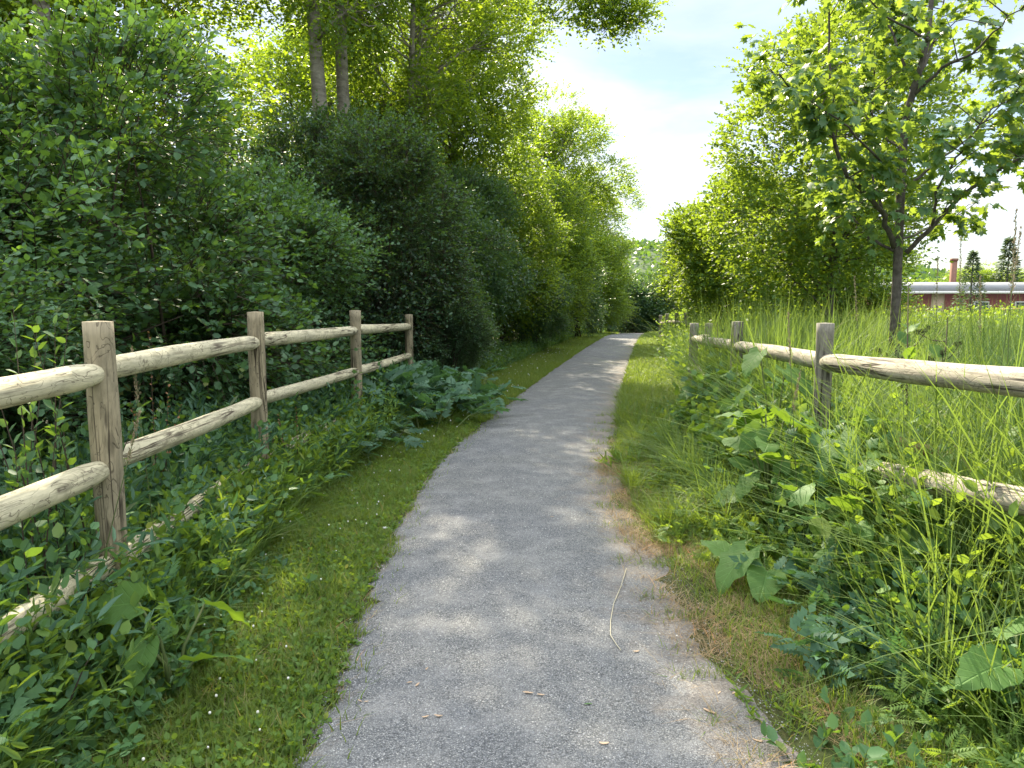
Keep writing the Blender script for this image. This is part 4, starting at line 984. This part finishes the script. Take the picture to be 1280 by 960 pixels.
# burdock stalk with burrs
def burr_stalk(label, loc, h, seed):
    rng = RS(seed); root = empty('burr_stalk', loc); tag(root, label, 'plant', 'burr stalks in the meadow')
    s = Acc(); top = Vector((rng.uniform(-.08, .08), rng.uniform(-.08, .08), h)); s.tube([(0, 0, 0), top * .5 + Vector((.02, 0, 0)), top], [.008, .006, .003], 6)
    pts = []
    for i in range(6):
        t0 = rng.uniform(.55, .95); b0 = top * t0; e = b0 + Vector((rng.uniform(-.22, .22), rng.uniform(-.2, .2), rng.uniform(.05, .2))); s.tube([b0, b0.lerp(e, .5) + Vector((0, 0, -.02)), e], [.004, .003, .002], 5)
        pts += [e, b0.lerp(e, .7) + Vector((0, 0, .03))]
    s.build('stem', M['woodstem'], root)
    for e in pts:
        V = []; f = []; r = rng.uniform(.011, .017)
        a = Acc(); d = rnd3(rng, 90)
        leaves(a, np.array(e) + d * r * .3, d, rnd3(rng, 90), np.full(90, r * 1.1), (T_DIA[0] * np.array([.5, 1, 1]), T_DIA[1]))
        a.build('burr', M['burr'], root)
    a = Acc(); twigs(a, rng, np.array([(0, 0, .1)] * 3), np.array([tuple(top.normalized())] * 3), np.full(3, h * .8), 5, .14, T_OVAL, 0, 1, .9); a.build('foliage', M['burdock'], root)
burr_stalk('brown burr stalk rising before the maple trunk', (at(1140, 380, 5.2).x, 5.2, 0), 1.62, 1)
burr_stalk('burr stalk leaning among grass just past the maple trunk', (at(1178, 400, 5.0).x, 5.0, 0), 1.42, 2)
burr_stalk('green burr stalk at the cluster of old end posts', (at(897, 400, 9.2).x, 9.2, 0), 1.25, 3)

cp = plant('cow_parsnip', 'broad mound of jagged bluish-green leaves spilling out beside the third fence post', 'plant', (-1.5, 9.0, 0), 81, 95, 1.30, 5, .32, T_PINN, M['bluegreen'],   .42, .5, 1.0, 'jagged-leaved weeds by the newer fence', .35, .007, .3)
copy_tree(cp, (-1.3, 10.4, 0), 2.0, (.95, .95, .9), 'second mound of jagged bluish leaves against the dark hedge')
copy_tree(cp, (-1.75, 7.2, 0), 4.0, (.6, .6, .5), 'low jagged-leaved weed between the second and third fence posts')
plant('elder_weed', 'dark feathery weed below the old lower rail', 'plant', (1.62, 3.55, 0), 82, 26, .55, 5, .20, T_PINN, M['bluegreen'], .5, .5, .9, 'feathery weeds below the old fence', .16, .004, .2)
plant('elder_weed', 'round bluish feathery weed near the picture corner', 'plant', (1.48, 2.95, 0), 83, 30, .45, 6, .15, T_PINN, M['bluegreen'], .5, .5, .9, 'feathery weeds below the old fence', .12, .004, .2)
plant('elder_weed', 'pale feathery weed at the sunny edge of the dry grass', 'plant', (1.28, 4.7, 0), 84, 26, .35, 6, .13, T_PINN_FINE, M['weedlight'], .6, .4, .9, 'feathery weeds below the old fence', .16, .003, .2)
plant('elder_weed', 'feathery weed drooping in the shadow under the first old post', 'plant', (1.85, 4.1, 0), 85, 24, .5, 5, .2, T_PINN, M['weed'], .5, .5, .9, 'feathery weeds below the old fence', .16, .004, .2)
plant('leafy_weed', 'rounded leafy weed in the bottom corner of the verge', 'plant', (1.12, 2.32, 0), 86, 26, .22, 6, .062, T_OVAL, M['weed'], .7, .3, 1.0, 'leafy weeds on the old fence side', .14, .003)
plant('leafy_weed', 'toothed leafy weed growing at the gravel edge', 'plant', (.98, 2.75, 0), 87, 16, .16, 6, .06, T_LANCE, M['weedlight'], .8, .3, 1.0, 'leafy weeds on the old fence side', .08, .003)
plant('leafy_weed', 'broad leafy weed at the very bottom beside the gravel', 'plant', (1.25, 2.05, 0), 88, 24, .22, 6, .07, T_OVAL, M['weed'], .7, .3, 1.0, 'leafy weeds on the old fence side', .16, .003)
plant('leafy_weed', 'tall light-leaved weed at the picture edge under the old rail', 'plant', (1.78, 2.75, 0), 89, 14, .62, 10, .06, T_OVAL, M['weedlight'], .3, .2, .9, 'leafy weeds on the old fence side', .1, .004)
plant('leafy_weed', 'spiky light weed overhanging the right edge of the path', 'plant', (at(790, 575, 6.6).x, 6.9, 0), 90, 18, .25, 7, .12, T_LANCE, M['weedlight'], .8, .4, .8, 'leafy weeds on the old fence side', .1, .003)
plant('leafy_weed', 'tufted weed between sunny grass and second old post', 'plant', (1.75, 7.4, 0), 91, 22, .55, 8, .12, T_LANCE, M['weedlight'], .5, .4, .8, 'leafy weeds on the old fence side', .14, .003)
vs = plant('sapling', 'light-leaved sapling growing up beside the nearest fence post', 'sapling', (-1.95, 3.15, 0), 92, 26, 1.62, 24, .060, T_OVAL, M['weed'], .15, .1, .7, 'young saplings behind the newer fence', .14, .005, 0, 'woodstem', (-.06, .03))
plant('sapling', 'low round-leaved sapling in the bottom corner below the lowest rail', 'sapling', (-1.72, 2.35, 0), 93, 16, .62, 12, .055, T_OVAL, M['weed'], .35, .3, .8, 'young saplings behind the newer fence', .12, .005, 0, 'woodstem')
plant('sapling', 'sapling with oval leaves tangled in the nearest lower rail', 'sapling', (-1.85, 2.75, 0), 94, 16, .85, 14, .055, T_OVAL, M['weed'], .3, .2, .8, 'young saplings behind the newer fence', .14, .005, 0, 'woodstem')
plant('dock_plant', 'rusty seeded dock standing behind the nearest fence post', 'plant', (-2.15, 4.4, 0), 95, 5, 1.45, 30, .022, T_OVAL, M['brownleaf'], .1, .05, .5, 'rusty docks along the newer fence', .08, .004, 0, 'woodstem')
plant('dock_plant', 'rusty dock stalk at the foot of the second fence post', 'plant', (-1.62, 5.65, 0), 96, 4, .75, 26, .02, T_OVAL, M['brownleaf'], .12, .05, .5, 'rusty docks along the newer fence', .05, .004, 0, 'woodstem')
for i, (px, py, hh, lab) in enumerate([(250, 700, .2, 'pinnate weed arching from the nearest post into the grass'), (150, 800, .18, 'leafy weed beside the broad pale burdock leaf'), (60, 860, .25, 'dark leafy weed at the lower picture edge'), (330, 700, .12, 'small weed in the grass below the fallen rail'), (420, 560, .25, 'leafy weed below the third fence post'), (360, 590, .3, 'bushy weed hiding the foot of the second post')]):
    g_ = gp(px, py + 30)
    plant('leafy_weed', lab, 'plant', g_, 200 + i, 14, hh * 1.4, 6, .055, (T_PINN if i == 0 else T_OVAL) , M['weed'] if i % 2 else M['weedlight'], .7, .3, 1.0, 'leafy weeds on the newer fence side', .1, .003)

# seed-head stalks
def stalk(label, base, top, seed, green=False):
    rng = RS(seed); root = empty('grass_stalk', base); tag(root, label, 'grass stalk', 'seeding grass stalks')
    b = Vector(base); e = Vector(top) - b; s = Acc()
    pts = [Vector((0, 0, 0)), e * .4 + Vector((0, 0, .05)), e * .75 + Vector((0, 0, .03)), e]
    s.tube(pts, [.0028, .0024, .0018, .001], 5); s.build('stem', M['stem'], root)
    n = 150; u = rng.rand(n); P0 = np.array(e) * (.80 + .2 * u)[:, None] + np.array([0, 0, .02]) + rng.randn(n, 3) * .004 * (1.3 - u)[:, None]
    a = Acc(); leaves(a, P0, np.array(e.normalized()) + .35 * rng.randn(n, 3), rnd3(rng, n), np.full(n, .015), (T_DIA[0] * np.array([.5, 1, 1]), T_DIA[1])); a.build('seed_head', M['seed'], root)
for i, (bx_, tx, ty, Y, lab) in enumerate([(1262, 1270, 268, 3.6, 'tall brown seeding stalk against the sky by the distant spruce'), (1230, 1276, 290, 3.9, 'seeding stalk bending to the picture edge'), (1205, 1201, 300, 5.0, 'thin seeding stalk between chimney and maple'),
        (1175, 1172, 325, 5.2, 'short seeding stalk beside the maple trunk'), (1010, 985, 395, 4.2, 'arched seeding stalk near the first old post'), (960, 1000, 470, 4.2, 'straw stalk crossing the burdock leaves'), (1090, 1068, 350, 6.0, 'seeding stalk left of the maple trunk'), (1240, 1225, 350, 4.4, 'seeding stalk in front of the small dark spruce')]):
    tp = at(tx, ty, Y); b0 = at(bx_, 480, Y); stalk(lab, (b0.x, Y, 0), tuple(tp), 300 + i)
for i, (bx_, tx, ty, Y, lab) in enumerate([(90, 175, 520, 3.0, 'long dry stalk leaning across the nearest fence post'), (200, 165, 440, 3.6, 'pinkish seed stalk in front of the top rail by the nearest post')]):
    tp = at(tx, ty, Y); b0 = at(bx_, 700, Y); stalk(lab, (b0.x, Y, 0), tuple(tp), 320 + i)

# ------------------------------------------------------------------ litter on the path
def litter(label, px, py, size, rz, seed, mat='paleleaf', name='fallen_leaf', bend=.3, wid=.32, cat='dry leaf', group='dry bits lying on the path'):
    g_ = gp(px, py); x, y = g_[0], g_[1]; z = max(pz(x, y), g_[2]) + .004
    rng = RS(seed); V = []; f = []; n = 6
    for i in range(n + 1):
        u = i / n; w = wid * size * math.sin(PI * (.06 + .88 * u)) ** .8
        zz = bend * size * (u - .5) ** 2 * rng.uniform(.8, 1.2)
        cx = .12 * size * math.sin(u * 3 + seed)
        for k in (-1, 0, 1): V.append(((u - .5) * size, cx + k * w * .5, zz + abs(k) * w * .22 * rng.uniform(.6, 1.3)))
    for i in range(n):
        for k in range(2): q = i * 3 + k; f.append((q, q + 3, q + 4, q + 1))
    o = mk(name, V, f, M[mat], None, True); o.location = (x, y, z); o.rotation_euler = (rng.uniform(-.1, .1), rng.uniform(-.1, .1), rz)
    md = o.modifiers.new('thick', 'SOLIDIFY'); md.thickness = .0006
    return tag(o, label, cat, group)
LT = [(660, 878, .040, .1, 'curled tan leaf lying mid-path near the camera'), (676, 880, .028, .0, 'tan leaf touching the curled leaf mid-path'), (548, 905, .032, .05, 'pinkish dry leaf left of the path centre, larger of a pair'),
      (532, 906, .026, .1, 'pinkish dry leaf, smaller of a pair left of centre'), (522, 865, .026, .8, 'upright pinkish leaf scrap in the small scatter left of centre'), (512, 862, .022, .1, 'flat pinkish scrap in the small scatter left of centre'),
      (534, 845, .020, 1.4, 'topmost scrap of the small scatter left of centre'), (450, 883, .020, -.3, 'tiny tan scrap near the left gravel edge'), (458, 884, .018, .5, 'tiny tan scrap beside another near the left gravel edge'), (755, 941, .034, -.1, 'slim tan leaf at the bottom of the path'),
      (887, 897, .050, -1.0, 'largest crumpled tan leaf on the brown grit'), (829, 748, .038, .0, 'tan leaf at the edge of the brown grit'), (918, 872, .026, .8, 'tan scrap near the toothed weed'), (899, 872, .022, 1.2, 'narrow tan scrap on the brown grit'),
      (947, 932, .036, -.3, 'tan leaf at the bottom edge of the brown grit'), (795, 822, .030, .2, 'bent tan twiglet beside the long straw'), (320, 932, .036, 1.1, 'pale leaf standing in the near mown grass'), (300, 905, .022, .3, 'tan scrap in the near mown grass'),
      (362, 828, .036, .4, 'tan leaf at the left edge where grass meets gravel'), (690, 652, .024, .2, 'dark scrap further up the path')]
for i, (px, py, s_, rz, lab) in enumerate(LT): litter(lab, px, py, s_, rz, i + 1)
litter('small green leaf lying on the gravel', 735, 892, .032, .2, 50, 'weed'); 
litter('rusty brown leaf beside the nearest fence post', 200, 655, .06, 1.0, 51, 'brownleaf')
for i, (px, py) in enumerate([(215, 775), (205, 795), (222, 808)]):
    g_ = gp(px, py); o = litter(['pale yellow leaf above the broad burdock leaf', 'pale yellow leaf nearest the broad burdock leaf', 'folded pale yellow leaf in the near grass'][i], px, py, .05, i, 60 + i, 'straw', group='yellowed leaves in the near grass'); o.location.z += .08; o.rotation_euler = (.7, .3 * i, i)
# straw
s = Acc(); pts = []
for px, py in ((783, 716), (776, 740), (767, 762), (763, 785), (763, 803), (770, 814), (776, 822)):
    g_ = gp(px, py); pts.append((g_[0], g_[1], pz(g_[0], g_[1]) + .006))
s.tube(pts, [.0018] * len(pts), 5); tag(s.build('long_straw', M['straw'], None, True), 'long thin pale straw curving along the gravel', 'straw')
# white pebbles
for i, (px, py, r, lab) in enumerate([(481, 663, .016, 'white pebble on the left edge of the gravel'), (470, 688, .010, 'small pale pebble below the white pebble')]):
    g_ = gp(px, py); rng = RS(400 + i); V = []; f = []; nu, nv = 8, 5
    for j in range(nv + 1):
        for k in range(nu):
            th = PI * j / nv; an = 2 * PI * k / nu; q = 1 + .15 * rng.randn(); V.append((r * q * math.sin(th) * math.cos(an), r * .7 * q * math.sin(th) * math.sin(an), r * .5 * math.cos(th)))
    for j in range(nv):
        for k in range(nu): f.append((j*nu+k, (j+1)*nu+k, (j+1)*nu+(k+1) % nu, j*nu+(k+1) % nu))
    o = mk('white_pebble', V, f, M['white'], None, True); o.location = (g_[0], g_[1], pz(g_[0], g_[1]) + r * .4); tag(o, lab, 'pebble', 'pale pebbles')
# broken log chunk beyond lower rail
M['rotten'] = simple('split_rotten_wood', (.42,.29,.16), .9, .1, 12, (.20,.12,.07), (1, 6, 6), 1, 30)
q = at(1150, 562, 4.35); rng = RS(9)
root = empty('log_chunk', (q.x, 4.35, q.z)); tag(root, 'broken chunk of split orange-brown wood resting on the old lower rail', 'wood')
V = []; f = []; seg = 12; n = 8
for i in range(n + 1):
    u = i / n
    for k in range(seg):
        an = 2 * PI * k / seg; r = .06 * (1 - .25 * u) * (1 + .25 * rng.randn() * (.5 if 0 < i < n else .9)); r = min(r, .085)
        V.append(((u - .5) * .24 + (.03 * rng.randn() if i in (0, n) else 0), r * math.cos(an), r * .8 * math.sin(an)))
f = [(i*seg+k, i*seg+(k+1) % seg, (i+1)*seg+(k+1) % seg, (i+1)*seg+k) for i in range(n) for k in range(seg)] + [tuple(range(seg))[::-1], tuple(n*seg+k for k in range(seg))]
o = mk('wood', V, f, M['rotten'], root); o.rotation_euler = (.3, .15, -.5)
# withered vine loop on the old lower rail
q = at(1222, 625, 3.35); s = Acc(); rng = RS(14)
for i in range(4):
    pts = [(q.x + .02 * i + .01 * rng.randn(), q.y + .085 * math.cos(an), q.z + .085 * math.sin(an) + .005 * rng.randn()) for an in np.linspace(-.6, 3.9, 12)]
    s.tube(pts, [.003] * 12, 5)
tag(s.build('withered_vine', M['brownleaf'], None), 'withered brown vine looped over the old lower rail', 'vine')
